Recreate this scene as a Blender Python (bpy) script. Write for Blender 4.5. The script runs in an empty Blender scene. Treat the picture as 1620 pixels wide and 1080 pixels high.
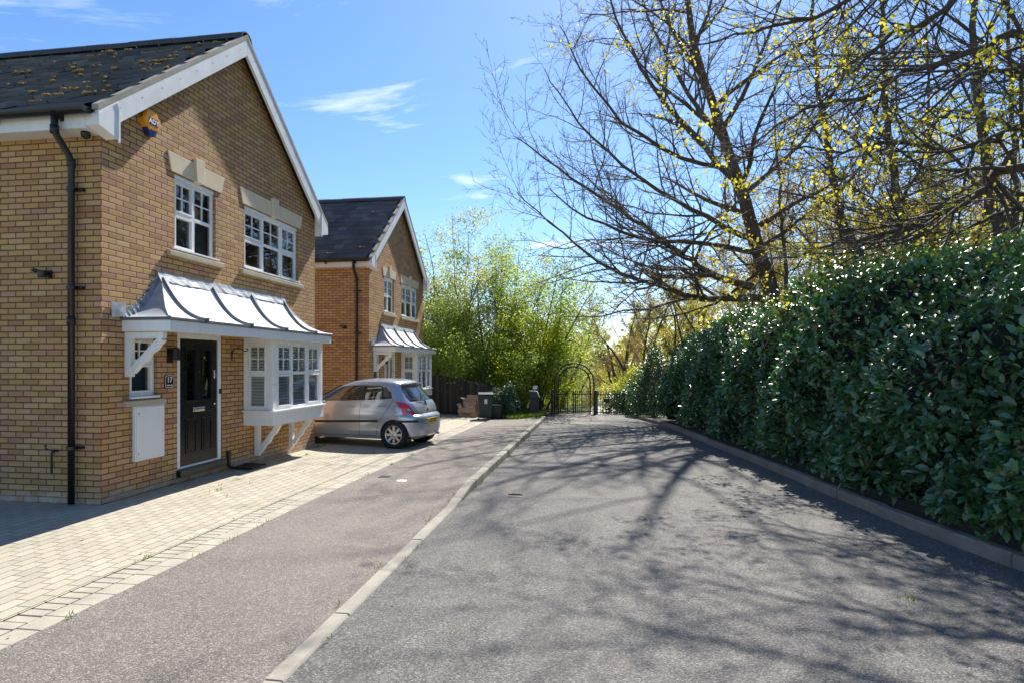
import bpy, bmesh, math, random
import numpy as np
from mathutils import Vector, Matrix, Quaternion
R = math.radians
C = bpy.context.scene.collection
scene = bpy.context.scene

# ------------------------------------------------------------------ camera
CAM_H = 1.77
F_PX = 909.0
YAW = math.atan2(131.0, F_PX)
cam = bpy.data.cameras.new('camera'); cam_ob = bpy.data.objects.new('camera', cam); C.objects.link(cam_ob)
cam.sensor_fit = 'HORIZONTAL'; cam.sensor_width = 36.0; cam.lens = 36.0 * F_PX / 1620.0
cam.shift_y = 35.0 / 1620.0; cam.clip_start = 0.05; cam.clip_end = 3000
cam_ob.location = (0, 0, CAM_H); cam_ob.rotation_euler = (R(90), 0, YAW)
scene.camera = cam_ob
# ------------------------------------------------------------------ world, sun, exposure
SUN = Vector((.103, .634, .766)).normalized()
world = bpy.data.worlds.new('World'); scene.world = world; world.use_nodes = True
SKY_STRENGTH = 0.085
def build_world():
    nt = world.node_tree; nt.nodes.clear(); N = nt.nodes.new; L = nt.links.new
    out = N('ShaderNodeOutputWorld'); bg = N('ShaderNodeBackground'); sky = N('ShaderNodeTexSky')
    sky.sky_type = 'NISHITA'; sky.sun_disc = False
    sky.sun_elevation = math.asin(SUN.z); sky.sun_rotation = math.atan2(SUN.x, SUN.y)
    sky.altitude = 50; sky.air_density = 1.0; sky.dust_density = 0.3; sky.ozone_density = 3.0
    hsv = N('ShaderNodeHueSaturation'); hsv.inputs['Saturation'].default_value = 1.16
    L(sky.outputs[0], hsv.inputs['Color'])
    tc = N('ShaderNodeTexCoord'); sep = N('ShaderNodeSeparateXYZ'); L(tc.outputs['Generated'], sep.inputs[0])
    def M(op, a, b=None, c=None):
        n = N('ShaderNodeMath'); n.operation = op
        for i, v in enumerate((a, b, c)):
            if v is None: continue
            if isinstance(v, (int, float)): n.inputs[i].default_value = v
            else: L(v, n.inputs[i])
        return n.outputs[0]
    z = M('MAXIMUM', sep.outputs[2], 0.04)
    zz = M('ADD', z, 0.12)
    cx = M('DIVIDE', sep.outputs[0], zz); cy = M('DIVIDE', sep.outputs[1], zz)
    cmb = N('ShaderNodeCombineXYZ'); L(cx, cmb.inputs[0]); L(cy, cmb.inputs[1])
    n1 = N('ShaderNodeTexNoise'); n1.inputs['Scale'].default_value = 1.15; n1.inputs['Detail'].default_value = 9
    n1.inputs['Roughness'].default_value = .6; n1.inputs['Distortion'].default_value = .5
    mp = N('ShaderNodeMapping'); mp.inputs['Scale'].default_value = (.8, 1.7, 1); mp.inputs['Location'].default_value = (16.7, 8.7, 0)
    mp.inputs['Rotation'].default_value = (0, 0, R(20))
    L(cmb.outputs[0], mp.inputs[0]); L(mp.outputs[0], n1.inputs['Vector'])
    rmp = N('ShaderNodeValToRGB'); L(n1.outputs['Fac'], rmp.inputs[0])
    rmp.color_ramp.elements[0].position = .59; rmp.color_ramp.elements[0].color = (0, 0, 0, 1)
    rmp.color_ramp.elements[1].position = .74; rmp.color_ramp.elements[1].color = (1, 1, 1, 1)
    cm = M('MULTIPLY', rmp.outputs[0], .8)
    mix = N('ShaderNodeMixRGB'); L(cm, mix.inputs[0]); tint = N('ShaderNodeMixRGB'); tint.blend_type = 'MULTIPLY'; tint.inputs[0].default_value = 1; tint.inputs[2].default_value = (.92, .95, 1.0, 1); L(hsv.outputs[0], tint.inputs[1]); L(tint.outputs[0], mix.inputs[1]); mix.inputs[2].default_value = (7.6, 7.9, 8.4, 1)
    L(mix.outputs[0], bg.inputs[0]); bg.inputs[1].default_value = SKY_STRENGTH; L(bg.outputs[0], out.inputs[0])
build_world()
sl = bpy.data.lights.new('sun', 'SUN'); sl.energy = 4.3; sl.angle = R(.53); sl.color = (1, .955, .88)
so = bpy.data.objects.new('sun', sl); C.objects.link(so); so.location = (10, 60, 70)
so.rotation_euler = SUN.to_track_quat('Z', 'Y').to_euler()
vs = scene.view_settings; vs.view_transform = 'Standard'; vs.look = 'None'; vs.exposure = 1.22; vs.gamma = 1

# ------------------------------------------------------------------ helpers
CS, CC = math.sin(YAW), math.cos(YAW)
def at(px, py, d):
    """world point at photo pixel (px, py), camera depth d"""
    cx = (px - 810) / F_PX
    return Vector((d * (cx * CC - CS * -1 * -1) if False else d * (cx * CC - CS), d * (cx * CS + CC), CAM_H + (575 - py) * d / F_PX))
def slope(y): return -.013 * max(0.0, y - 7.0)
def ss(a, b, x):
    t = min(1, max(0, (x - a) / (b - a))); return t * t * (3 - 2 * t)
def kerb_top(y): return -.085 + .115 * ss(7.1, 8.6, y) + slope(y)
def ground(x, y):
    """height of the walked-on surface"""
    if x < -6.1: b = 0.0
    elif x < -3.7: b = -.03 * (x + 6.1) / 2.4
    elif x < -1.85:
        t = (x + 3.7) / 1.85; return (-.03 + slope(y)) * (1 - t) + kerb_top(y) * t
    elif x < 1.6 or y < 20: b = -.1
    else: b = -.02
    return b + slope(y)

class MB:
    def __init__(s): s.v = []; s.f = []; s.smooth = False
    def add(s, vs, fs):
        o = len(s.v); s.v.extend([tuple(p) for p in vs]); s.f.extend([tuple(i + o for i in f) for f in fs]); return s
    def box(s, x0, x1, y0, y1, z0, z1, m=None):
        P = [(x, y, z) for z in (z0, z1) for (x, y) in ((x0, y0), (x1, y0), (x1, y1), (x0, y1))]
        if m: P = [m(*p) for p in P]
        return s.add(P, [(3, 2, 1, 0), (4, 5, 6, 7), (0, 1, 5, 4), (1, 2, 6, 5), (2, 3, 7, 6), (3, 0, 4, 7)])
    def prism(s, poly, a0, a1, m):
        """poly of (p,q); extruded a0..a1; m(p,q,a) -> xyz"""
        n = len(poly)
        vs = [m(p, q, a0) for p, q in poly] + [m(p, q, a1) for p, q in poly]
        fs = [tuple(range(n - 1, -1, -1)), tuple(range(n, 2 * n))] + [(i, (i + 1) % n, n + (i + 1) % n, n + i) for i in range(n)]
        return s.add(vs, fs)
    def tube(s, pts, rad, k=8, caps=True):
        pts = [Vector(p) for p in pts]; n = len(pts)
        if not hasattr(rad, '__len__'): rad = [rad] * n
        vs = []; ref = None
        for i, p in enumerate(pts):
            t = (pts[min(i + 1, n - 1)] - pts[max(i - 1, 0)]).normalized()
            if ref is None:
                ref = t.orthogonal().normalized()
            ref = (ref - t * ref.dot(t)).normalized(); b = t.cross(ref)
            for j in range(k):
                a = 2 * math.pi * j / k
                vs.append(p + (ref * math.cos(a) + b * math.sin(a)) * rad[i])
        fs = [(i * k + j, i * k + (j + 1) % k, (i + 1) * k + (j + 1) % k, (i + 1) * k + j) for i in range(n - 1) for j in range(k)]
        if caps: fs += [tuple(range(k - 1, -1, -1)), tuple((n - 1) * k + j for j in range(k))]
        return s.add(vs, fs)
    def lathe(s, prof, k=24, m=None):
        vs = [(r * math.cos(2 * math.pi * j / k), r * math.sin(2 * math.pi * j / k), z) for r, z in prof for j in range(k)]
        if m: vs = [m(*p) for p in vs]
        n = len(prof)
        fs = [(i * k + j, i * k + (j + 1) % k, (i + 1) * k + (j + 1) % k, (i + 1) * k + j) for i in range(n - 1) for j in range(k)]
        fs += [tuple(range(k - 1, -1, -1)), tuple((n - 1) * k + j for j in range(k))]
        return s.add(vs, fs)
    def build(s, name, mat, parent=None, bevel=0, smooth=False, seg=2, fix=True):
        me = bpy.data.meshes.new(name); me.from_pydata(s.v, [], s.f); me.update()
        if fix:
            bm = bmesh.new(); bm.from_mesh(me); bmesh.ops.recalc_face_normals(bm, faces=bm.faces); bm.to_mesh(me); bm.free()
        me.materials.append(mat)
        o = bpy.data.objects.new(name, me); C.objects.link(o)
        if parent: o.parent = parent
        if smooth: me.shade_smooth()
        if bevel:
            b = o.modifiers.new('bevel', 'BEVEL'); b.width = bevel; b.segments = seg; b.limit_method = 'ANGLE'; b.angle_limit = R(40)
        return o

def np_mesh(name, V, F, mat, parent=None, rnd=None, smooth=False):
    """V (n,3); F (m,k) all the same k; rnd per-face float attribute"""
    me = bpy.data.meshes.new(name); n = len(V); m, k = F.shape
    me.vertices.add(n); me.vertices.foreach_set('co', np.ascontiguousarray(V, np.float32).ravel())
    me.loops.add(m * k); me.polygons.add(m)
    me.loops.foreach_set('vertex_index', F.astype(np.int32).ravel())
    me.polygons.foreach_set('loop_start', np.arange(0, m * k, k, dtype=np.int32))
    me.polygons.foreach_set('loop_total', np.full(m, k, np.int32))
    if smooth: me.polygons.foreach_set('use_smooth', np.ones(m, bool))
    me.update(calc_edges=True)
    if rnd is not None:
        a = me.attributes.new('rnd', 'FLOAT', 'FACE'); a.data.foreach_set('value', rnd.astype(np.float32))
    me.materials.append(mat)
    o = bpy.data.objects.new(name, me); C.objects.link(o)
    if parent: o.parent = parent
    return o

def split_islands(o):
    """every loose piece of a mesh becomes an object of its own, same name and parent"""
    me = o.data; n = len(me.vertices); pa = list(range(n))
    def fd(a):
        while pa[a] != a: pa[a] = pa[pa[a]]; a = pa[a]
        return a
    for e in me.edges:
        a, b = fd(e.vertices[0]), fd(e.vertices[1])
        if a != b: pa[a] = b
    gr = {}
    for f in me.polygons: gr.setdefault(fd(f.vertices[0]), []).append(f)
    if len(gr) < 2: return
    kids = list(o.children)
    for fs in gr.values():
        ix = {}; 
        for f in fs:
            for v in f.vertices: ix.setdefault(v, len(ix))
        m2 = bpy.data.meshes.new(o.name.split('.')[0]); m2.from_pydata([tuple(me.vertices[v].co) for v in ix], [], [[ix[v] for v in f.vertices] for f in fs]); m2.update()
        for m in me.materials: m2.materials.append(m)
        if fs[0].use_smooth: m2.shade_smooth()
        c = o.copy(); c.data = m2; C.objects.link(c); c.name = o.name.split('.')[0]
    bpy.data.objects.remove(o)
def empty(name, loc, rz=0):
    o = bpy.data.objects.new(name, None); C.objects.link(o); o.location = loc; o.rotation_euler = (0, 0, rz); o.empty_display_size = .2
    return o
def tag(o, label, cat, group=None, kind=None):
    o['label'] = label; o['category'] = cat
    if group: o['group'] = group
    if kind: o['kind'] = kind
    return o
def struct(o, label=None):
    o['kind'] = 'structure'
    if label: o['label'] = label
    return o
def text_mesh(body, size, depth, mat, name, parent, loc, rot, bold=.0, align='CENTER'):
    cu = bpy.data.curves.new(name, 'FONT'); cu.body = body; cu.size = size; cu.extrude = depth; cu.offset = bold
    cu.align_x = align; cu.align_y = 'CENTER'; cu.resolution_u = 3
    t = bpy.data.objects.new(name, cu); C.objects.link(t)
    me = bpy.data.meshes.new_from_object(t.evaluated_get(bpy.context.evaluated_depsgraph_get()))
    bpy.data.objects.remove(t); bpy.data.curves.remove(cu)
    me.materials.clear(); me.materials.append(mat); me.name = name
    o = bpy.data.objects.new(name, me); C.objects.link(o); o.parent = parent; o.location = loc; o.rotation_euler = rot
    return o

# ------------------------------------------------------------------ materials
class NT:
    def __init__(s, name):
        s.mat = bpy.data.materials.new(name); s.mat.use_nodes = True; s.nt = s.mat.node_tree
        s.bsdf = s.nt.nodes['Principled BSDF']; s.out = s.nt.nodes['Material Output']
    def N(s, t, **kw):
        n = s.nt.nodes.new(t)
        for k, v in kw.items(): setattr(n, k, v)
        return n
    def L(s, a, b): s.nt.links.new(a, b)
    def val(s, sock, v):
        if isinstance(v, (int, float)): sock.default_value = v
        elif isinstance(v, tuple): sock.default_value = v if len(v) == 4 or len(v) == 3 and len(sock.default_value) == 3 else (*v, 1)
        else: s.L(v, sock)
    def math(s, op, a, b=None, c=None, clamp=False):
        n = s.N('ShaderNodeMath', operation=op, use_clamp=clamp)
        for i, v in enumerate((a, b, c)):
            if v is not None: s.val(n.inputs[i], v)
        return n.outputs[0]
    def noise(s, scale, detail=4, rough=.55, vec=None, dist=0, col=False):
        n = s.N('ShaderNodeTexNoise'); n.inputs['Scale'].default_value = scale; n.inputs['Detail'].default_value = detail
        n.inputs['Roughness'].default_value = rough; n.inputs['Distortion'].default_value = dist
        s.L(vec if vec is not None else s.obj(), n.inputs['Vector']); return n.outputs['Color' if col else 'Fac']
    def obj(s):
        if not hasattr(s, '_tc'): s._tc = s.N('ShaderNodeTexCoord').outputs['Object']
        return s._tc
    def scaled(s, v):
        m = s.N('ShaderNodeMapping'); m.inputs['Scale'].default_value = v; s.L(s.obj(), m.inputs[0]); return m.outputs[0]
    def ramp(s, fac, stops, interp='LINEAR'):
        n = s.N('ShaderNodeValToRGB'); s.val(n.inputs[0], fac); cr = n.color_ramp; cr.interpolation = interp
        while len(cr.elements) < len(stops): cr.elements.new(.5)
        for e, (p, c) in zip(cr.elements, stops):
            e.position = p; e.color = (*c, 1) if not isinstance(c, (int, float)) else (c, c, c, 1)
        return n.outputs[0]
    def mix(s, fac, a, b, mode='MIX'):
        n = s.N('ShaderNodeMixRGB', blend_type=mode); s.val(n.inputs[0], fac); s.val(n.inputs[1], a); s.val(n.inputs[2], b); return n.outputs[0]
    def bump(s, h, strength=.5, dist=.01):
        n = s.N('ShaderNodeBump'); n.inputs['Strength'].default_value = strength; n.inputs['Distance'].default_value = dist
        s.L(h, n.inputs['Height']); s.L(n.outputs[0], s.bsdf.inputs['Normal'])
    def set(s, **kw):
        for k, v in kw.items(): s.val(s.bsdf.inputs[k.replace('_', ' ')], v)
        return s.mat

def plain(name, col, rough=.5, metal=0, var=.12, scale=9, bump=0, spec=.5, coat=0):
    m = NT(name); f = m.noise(scale, 5)
    a = tuple(c * (1 - var) for c in col); b = tuple(min(1, c * (1 + var)) for c in col)
    m.set(Base_Color=m.ramp(f, [(.3, a), (.7, b)]), Roughness=m.ramp(m.noise(scale * 2.3), [(.3, rough * .85), (.7, min(1, rough * 1.15))]), Metallic=metal)
    m.bsdf.inputs['Specular IOR Level'].default_value = spec
    if coat: m.bsdf.inputs['Coat Weight'].default_value = coat; m.bsdf.inputs['Coat Roughness'].default_value = .04
    if bump: m.bump(m.noise(scale * 8, 3), .5, bump)
    return m.mat

def brickwork(name, cols, bw, bh, mortar, mcol, wall=True, bumpd=.006, rough=.85, stain=None, lift=.5, blockbump=0):
    m = NT(name); sep = m.N('ShaderNodeSeparateXYZ'); m.L(m.obj(), sep.inputs[0]); X, Y, Z = sep.outputs
    if wall:
        g = m.N('ShaderNodeNewGeometry'); sn = m.N('ShaderNodeSeparateXYZ'); m.L(g.outputs['Normal'], sn.inputs[0])
        # true normal decides which wall it is
        m.L(g.outputs['True Normal'], sn.inputs[0])
        w = m.math('GREATER_THAN', m.math('ABSOLUTE', sn.outputs[0]), .5)
        u = m.math('ADD', m.math('MULTIPLY', Y, w), m.math('MULTIPLY', X, m.math('SUBTRACT', 1.0, w))); v = Z
    else: u, v = Y, X
    wob = m.math('MULTIPLY', m.math('SUBTRACT', m.noise(11, 2), .5), .006)
    u = m.math('ADD', u, wob); v = m.math('ADD', v, m.math('MULTIPLY', m.math('SUBTRACT', m.noise(7, 2), .5), .006))
    vr = m.math('DIVIDE', v, bh); row = m.math('FLOOR', vr); fv = m.math('FRACT', vr)
    par = m.math('FRACT', m.math('MULTIPLY', row, .5))
    uu = m.math('ADD', m.math('DIVIDE', u, bw), par); col = m.math('FLOOR', uu); fu = m.math('FRACT', uu)
    du = m.math('MULTIPLY', m.math('MINIMUM', fu, m.math('SUBTRACT', 1.0, fu)), bw)
    dv = m.math('MULTIPLY', m.math('MINIMUM', fv, m.math('SUBTRACT', 1.0, fv)), bh)
    dist = m.math('ADD', m.math('MINIMUM', du, dv), m.math('MULTIPLY', m.math('SUBTRACT', m.noise(60, 2), .5), mortar * .5))
    mask = m.math('MULTIPLY', m.math('SUBTRACT', dist, mortar * .3), 1 / (mortar * .4), clamp=True)
    cb = m.N('ShaderNodeCombineXYZ'); m.L(row, cb.inputs[0]); m.L(col, cb.inputs[1])
    wn = m.N('ShaderNodeTexWhiteNoise', noise_dimensions='2D'); m.L(cb.outputs[0], wn.inputs['Vector'])
    bc = m.ramp(wn.outputs['Value'], [(i / max(1, len(cols) - 1), c) for i, c in enumerate(cols)])
    bc = m.mix(.55, bc, m.ramp(m.noise(45, 5, .7), [(.25, .45), (.75, 1.0)]), 'MULTIPLY')
    bc = m.mix(.4, bc, m.ramp(m.noise(1.1, 4, .6), [(.3, .6), (.7, 1.0)]), 'MULTIPLY')
    c = m.mix(mask, mcol, bc)
    if stain: c = stain(m, c, X, Y, Z)
    tilt = m.math('MULTIPLY', wn.outputs['Value'], blockbump)
    h = m.math('ADD', m.math('ADD', m.math('MULTIPLY', mask, .8), tilt), m.math('MULTIPLY', m.noise(90, 4, .7), .35))
    m.bump(h, .9, bumpd)
    return m.set(Base_Color=c, Roughness=rough)

MT = {}
def wall_stain(m, c, X, Y, Z):
    # pale lime bloom on the lowest courses, faint green algae patches
    low = m.math('MULTIPLY', m.math('SUBTRACT', .17, Z), 9.0, clamp=True)
    n = m.math('MULTIPLY', m.math('MULTIPLY', m.ramp(m.noise(3.5, 6, .7), [(.4, 0.0), (.6, 1.0)]), low), .8, clamp=True)
    c = m.mix(n, c, (.42, .38, .33))
    alg = m.math('MULTIPLY', m.math('SUBTRACT', m.noise(.8, 5, .65), .58), 3.0, clamp=True)
    return m.mix(m.math('MULTIPLY', alg, .35), c, (.14, .13, .06))
MT['brick'] = brickwork('buff_brick', [(.47, .255, .088), (.58, .335, .118), (.64, .385, .145), (.54, .295, .102), (.68, .43, .18), (.62, .325, .175), (.46, .225, .10), (.66, .38, .185), (.57, .32, .118)],
                        .225, .075, .0125, (.085, .056, .034), stain=wall_stain, bumpd=.011)
def pave_stain(m, c, X, Y, Z):
    moss = m.math('MULTIPLY', m.math('SUBTRACT', m.noise(2.2, 6, .7), .56), 2.5, clamp=True)
    return m.mix(m.math('MULTIPLY', moss, .35), c, (.17, .15, .07))
MT['paving'] = brickwork('block_paving', [(.39, .35, .27), (.46, .415, .32), (.43, .375, .28), (.49, .44, .34)], .205, .125, .009, (.17, .145, .095), wall=False, bumpd=.01, stain=pave_stain, blockbump=.25)

def tarmac(name, dark, light, tint, patch=.25):
    m = NT(name)
    v = m.N('ShaderNodeTexVoronoi'); v.inputs['Scale'].default_value = 95; m.L(m.obj(), v.inputs['Vector'])
    v2 = m.N('ShaderNodeTexVoronoi'); v2.inputs['Scale'].default_value = 36; m.L(m.obj(), v2.inputs['Vector'])
    sp = m.N('ShaderNodeSeparateColor'); m.L(v.outputs['Color'], sp.inputs[0])
    st = m.ramp(sp.outputs[0], [(0, tuple(c * 1.15 for c in dark)), (.45, tuple((a + b) / 2 for a, b in zip(dark, light))), (.85, light), (1, tuple(c * 1.5 for c in light))])
    st = m.mix(.5, st, m.ramp(v.outputs['Distance'], [(.0, 1.0), (.75, .4)]), 'MULTIPLY')
    big = m.noise(.45, 6, .62); mid = m.noise(3.0, 6, .65)
    c = m.mix(.6, st, m.ramp(mid, [(.25, .58), (.75, 1.0)]), 'MULTIPLY')
    c = m.mix(m.ramp(big, [(.35, 0.0), (.7, patch)]), c, tint)
    d2 = m.N('ShaderNodeSeparateColor'); m.L(v2.outputs['Color'], d2.inputs[0])
    c = m.mix(m.math('MULTIPLY', m.math('GREATER_THAN', d2.outputs[1], .996), .12), c, (.5, .48, .44))
    ve = m.N('ShaderNodeTexVoronoi', feature='DISTANCE_TO_EDGE'); ve.inputs['Scale'].default_value = .42
    vm = m.N('ShaderNodeMixRGB'); vm.inputs[0].default_value = .22; m.L(m.obj(), vm.inputs[1]); m.L(m.noise(1.6, 6, .7, col=True), vm.inputs[2]); m.L(vm.outputs[0], ve.inputs['Vector'])
    crack = m.math('MULTIPLY', m.math('LESS_THAN', ve.outputs['Distance'], .0035), m.ramp(m.noise(.5, 3), [(.5, 0.0), (.62, .75)]))
    blot = m.ramp(m.noise(1.1, 5, .6, dist=.4), [(.58, 0.0), (.70, .30)]); c = m.mix(blot, c, tuple(x * .9 for x in dark))
    h = m.math('ADD', m.math('MULTIPLY', v.outputs['Distance'], -1.0), m.math('MULTIPLY', m.noise(40, 4), .8))
    m.bump(h, .85, .006)
    m.bsdf.inputs['Specular IOR Level'].default_value = .35
    return m.set(Base_Color=c, Roughness=.82)
MT['road'] = tarmac('road_tarmac', (.068, .063, .058), (.225, .212, .195), (.185, .168, .148))
MT['footway'] = tarmac('footway_tarmac', (.098, .088, .076), (.272, .240, .205), (.26, .225, .18), .35)
MT['old_tarmac'] = tarmac('patched_tarmac', (.11, .10, .09), (.28, .26, .23), (.25, .23, .20))
def concrete(name, a, b, moss=.3):
    m = NT(name); c = m.ramp(m.noise(3.1, 7, .68), [(.3, a), (.7, b)])
    c = m.mix(.5, c, m.ramp(m.noise(70, 4, .7), [(.3, .55), (.7, 1.0)]), 'MULTIPLY')
    mo = m.math('MULTIPLY', m.math('SUBTRACT', m.noise(5.5, 6, .7), .55), 3, clamp=True)
    c = m.mix(m.math('MULTIPLY', mo, moss), c, (.10, .095, .045)); m.bump(m.noise(60, 5, .7), .5, .006)
    return m.set(Base_Color=c, Roughness=.9)
MT['kerb'] = concrete('concrete_kerb', (.25, .228, .18), (.385, .355, .29))
MT['kerb_old'] = concrete('old_concrete_kerb', (.20, .165, .13), (.32, .27, .22), .5)
MT['stone'] = concrete('cast_stone', (.68, .55, .37), (.80, .66, .46), .12)
MT['sill'] = concrete('stone_sill', (.42, .36, .25), (.56, .49, .36), .35)
MT['joint'] = plain('joint_dirt', (.05, .042, .03), .95)
MT['soil'] = plain('leaf_litter_soil', (.045, .034, .022), .95, var=.6, scale=14, bump=.03)
MT['upvc'] = plain('white_upvc', (.78, .78, .77), .28, var=.025)
def paintm():
    m = NT('white_paint'); st = m.math('MULTIPLY', m.ramp(m.noise(1.0, 5, .7, vec=m.scaled((14, 14, 1.3))), [(.45, 0.0), (.75, .38)]), m.ramp(m.noise(1.7, 4), [(.35, .2), (.65, 1.0)]))
    return m.set(Base_Color=m.mix(st, (.77, .765, .745), (.50, .485, .43)), Roughness=.45)
MT['white_paint'] = paintm()
def barge():
    m = NT('weathered_white_board'); c = m.ramp(m.noise(2.5, 6, .7), [(.3, (.60, .59, .56)), (.65, (.78, .78, .77))])
    return m.set(Base_Color=c, Roughness=.45)
MT['barge'] = barge()
def roofm(name, cols, moss):
    m = NT(name); a = m.N('ShaderNodeAttribute', attribute_name='rnd')
    c = m.ramp(a.outputs['Fac'], cols)
    c = m.mix(.55, c, m.ramp(m.noise(13, 6, .7), [(.25, .5), (.75, 1.0)]), 'MULTIPLY')
    li = m.math('MULTIPLY', m.math('SUBTRACT', m.noise(6, 7, .75), .60), 5, clamp=True)
    c = m.mix(m.math('MULTIPLY', li, moss), c, (.20, .17, .10)); m.bump(m.noise(50, 4), .4, .006)
    return m.set(Base_Color=c, Roughness=.62)
MT['tile'] = roofm('dark_roof_tile', [(0, (.062, .060, .060)), (.5, (.100, .097, .095)), (1, (.155, .148, .140))], .6)
MT['moss'] = plain('dry_moss', (.36, .22, .08), .95, var=.6, scale=20, bump=.03)
MT['verge'] = concrete('verge_mortar', (.30, .27, .21), (.47, .43, .36), .5)
MT['black'] = plain('black_plastic', (.012, .012, .013), .32, var=.3)
MT['black_gloss'] = plain('black_door_paint', (.006, .006, .007), .3, var=.2, spec=.3, coat=.06)
MT['iron'] = plain('black_iron_paint', (.011, .011, .012), .42, var=.35, scale=25)
MT['chrome'] = plain('chrome', (.8, .8, .8), .12, metal=1, var=.03)
MT['lead'] = plain('lead_flashing', (.26, .28, .31), .5, var=.35, scale=7, bump=.01)
def sheetm():
    m = NT('grey_white_canopy_sheet'); st = m.ramp(m.noise(1.0, 6, .72, vec=m.scaled((3, 9, 3))), [(.45, 0.0), (.75, .22)])
    return m.set(Base_Color=m.mix(st, (.74, .745, .73), (.45, .45, .42)), Roughness=.42)
MT['canopy'] = sheetm()
MT['cheek'] = plain('shaded_cheek_sheet', (.33, .345, .36), .45, var=.25, scale=4)  # canopy sheet in darker grey: shade on the curved ends painted into the colour
MT['rib'] = plain('dark_lead_rib', (.10, .115, .14), .5, var=.25)
MT['dark_room'] = plain('dim_room', (.05, .05, .05), .9)
MT['blind_slat'] = plain('white_blind_slat', (.80, .79, .75), .5, var=.03)
MT['roller'] = plain('dark_teal_roller_blind', (.055, .085, .095), .8)
MT['net'] = plain('pale_curtain', (.45, .43, .38), .85)
def glassm(name, tint=(.9, .95, .95), base=.06, ior=1.5):
    m = NT(name); fr = m.N('ShaderNodeFresnel'); fr.inputs[0].default_value = ior
    g = m.N('ShaderNodeBsdfGlossy'); g.inputs['Roughness'].default_value = .0; t = m.N('ShaderNodeBsdfTransparent'); t.inputs[0].default_value = (*tint, 1)
    f = m.math('ADD', m.math('MULTIPLY', fr.outputs[0], 1.5), base, clamp=True)
    bm_ = m.N('ShaderNodeBump'); bm_.inputs['Strength'].default_value = .03; bm_.inputs['Distance'].default_value = .02
    m.L(m.noise(2.2, 2), bm_.inputs['Height']); m.L(bm_.outputs[0], g.inputs['Normal'])
    mx = m.N('ShaderNodeMixShader'); m.L(f, mx.inputs[0]); m.L(t.outputs[0], mx.inputs[1]); m.L(g.outputs[0], mx.inputs[2])
    m.L(mx.outputs[0], m.out.inputs[0]); m.nt.nodes.remove(m.bsdf); return m.mat
MT['glass'] = glassm('window_glass'); MT['car_glass'] = glassm('car_glass', (.34, .40, .39), .07)
def leafm(name, cols, rough=.5, trans=.35, spec=.3, tint=(1.0, 1.0, .5)):
    m = NT(name); a = m.N('ShaderNodeAttribute', attribute_name='rnd'); c = m.ramp(a.outputs['Fac'], cols)
    m.set(Base_Color=c, Roughness=rough); m.bsdf.inputs['Specular IOR Level'].default_value = spec
    if trans:
        t = m.N('ShaderNodeBsdfTranslucent'); m.L(m.mix(1.0, c, tint, 'MULTIPLY'), t.inputs[0])
        mx = m.N('ShaderNodeMixShader'); mx.inputs[0].default_value = trans
        m.L(m.bsdf.outputs[0], mx.inputs[1]); m.L(t.outputs[0], mx.inputs[2]); m.L(mx.outputs[0], m.out.inputs[0])
    return m.mat
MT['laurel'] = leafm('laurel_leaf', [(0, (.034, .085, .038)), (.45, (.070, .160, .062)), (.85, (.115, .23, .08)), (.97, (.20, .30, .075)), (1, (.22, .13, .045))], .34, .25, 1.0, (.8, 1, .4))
MT['spring'] = leafm('spring_leaf', [(0, (.15, .23, .05)), (.5, (.26, .36, .085)), (1, (.42, .49, .14))], .5, .6, .3, (1.3, 1.3, .6))
MT['spring_dull'] = leafm('grey_green_leaf', [(0, (.24, .28, .12)), (.5, (.36, .40, .18)), (1, (.50, .51, .27))], .5, .6, .3, (1.2, 1.2, .7))
MT['bright'] = leafm('lime_leaf', [(0, (.20, .26, .02)), (.5, (.34, .40, .03)), (1, (.58, .60, .07))], .5, .62, .3, (1.3, 1.3, .5))
MT['yellow'] = leafm('yellow_maple_leaf', [(0, (.36, .33, .04)), (.5, (.50, .46, .06)), (1, (.62, .58, .13))], .5, .5, .3, (1.3, 1.2, .5))
MT['olive'] = leafm('olive_bud_leaf', [(0, (.25, .22, .07)), (.5, (.38, .35, .10)), (1, (.52, .48, .15))], .6, .55, .2, (1.2, 1.15, .6))
MT['brownbud'] = leafm('brown_bud', [(0, (.20, .14, .08)), (.5, (.31, .23, .13)), (1, (.40, .33, .16))], .7, .4, .2, (1.1, 1, .7))
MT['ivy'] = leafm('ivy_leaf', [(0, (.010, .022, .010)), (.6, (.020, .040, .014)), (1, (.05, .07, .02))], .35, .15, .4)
MT['grassblade'] = leafm('grass_blade', [(0, (.07, .12, .02)), (.5, (.13, .21, .03)), (1, (.24, .32, .06))], .55, .4, .3)
MT['flower'] = leafm('cream_blossom', [(0, (.45, .42, .26)), (1, (.62, .58, .40))], .6, .3)
def barkm(name, a, b, green=.3):
    m = NT(name); c = m.ramp(m.noise(1.0, 6, .7, vec=m.scaled((9, 9, 2.2))), [(.3, a), (.7, b)])
    g = m.math('MULTIPLY', m.math('SUBTRACT', m.noise(1.3, 4), .5), 3, clamp=True)
    c = m.mix(m.math('MULTIPLY', g, green), c, (.12, .115, .04))
    m.bump(m.noise(1.0, 5, .75, vec=m.scaled((22, 22, 4))), .9, .03)
    return m.set(Base_Color=c, Roughness=.9)
MT['bark'] = barkm('grey_brown_bark', (.045, .034, .025), (.15, .118, .088))
MT['bark_red'] = barkm('red_brown_bark', (.05, .03, .02), (.17, .105, .07), .15)
MT['twig'] = plain('twig_bark', (.085, .062, .046), .85, var=.3, scale=3)
MT['twig_grey'] = plain('grey_twig_bark', (.13, .105, .08), .85, var=.3, scale=3)
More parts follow.
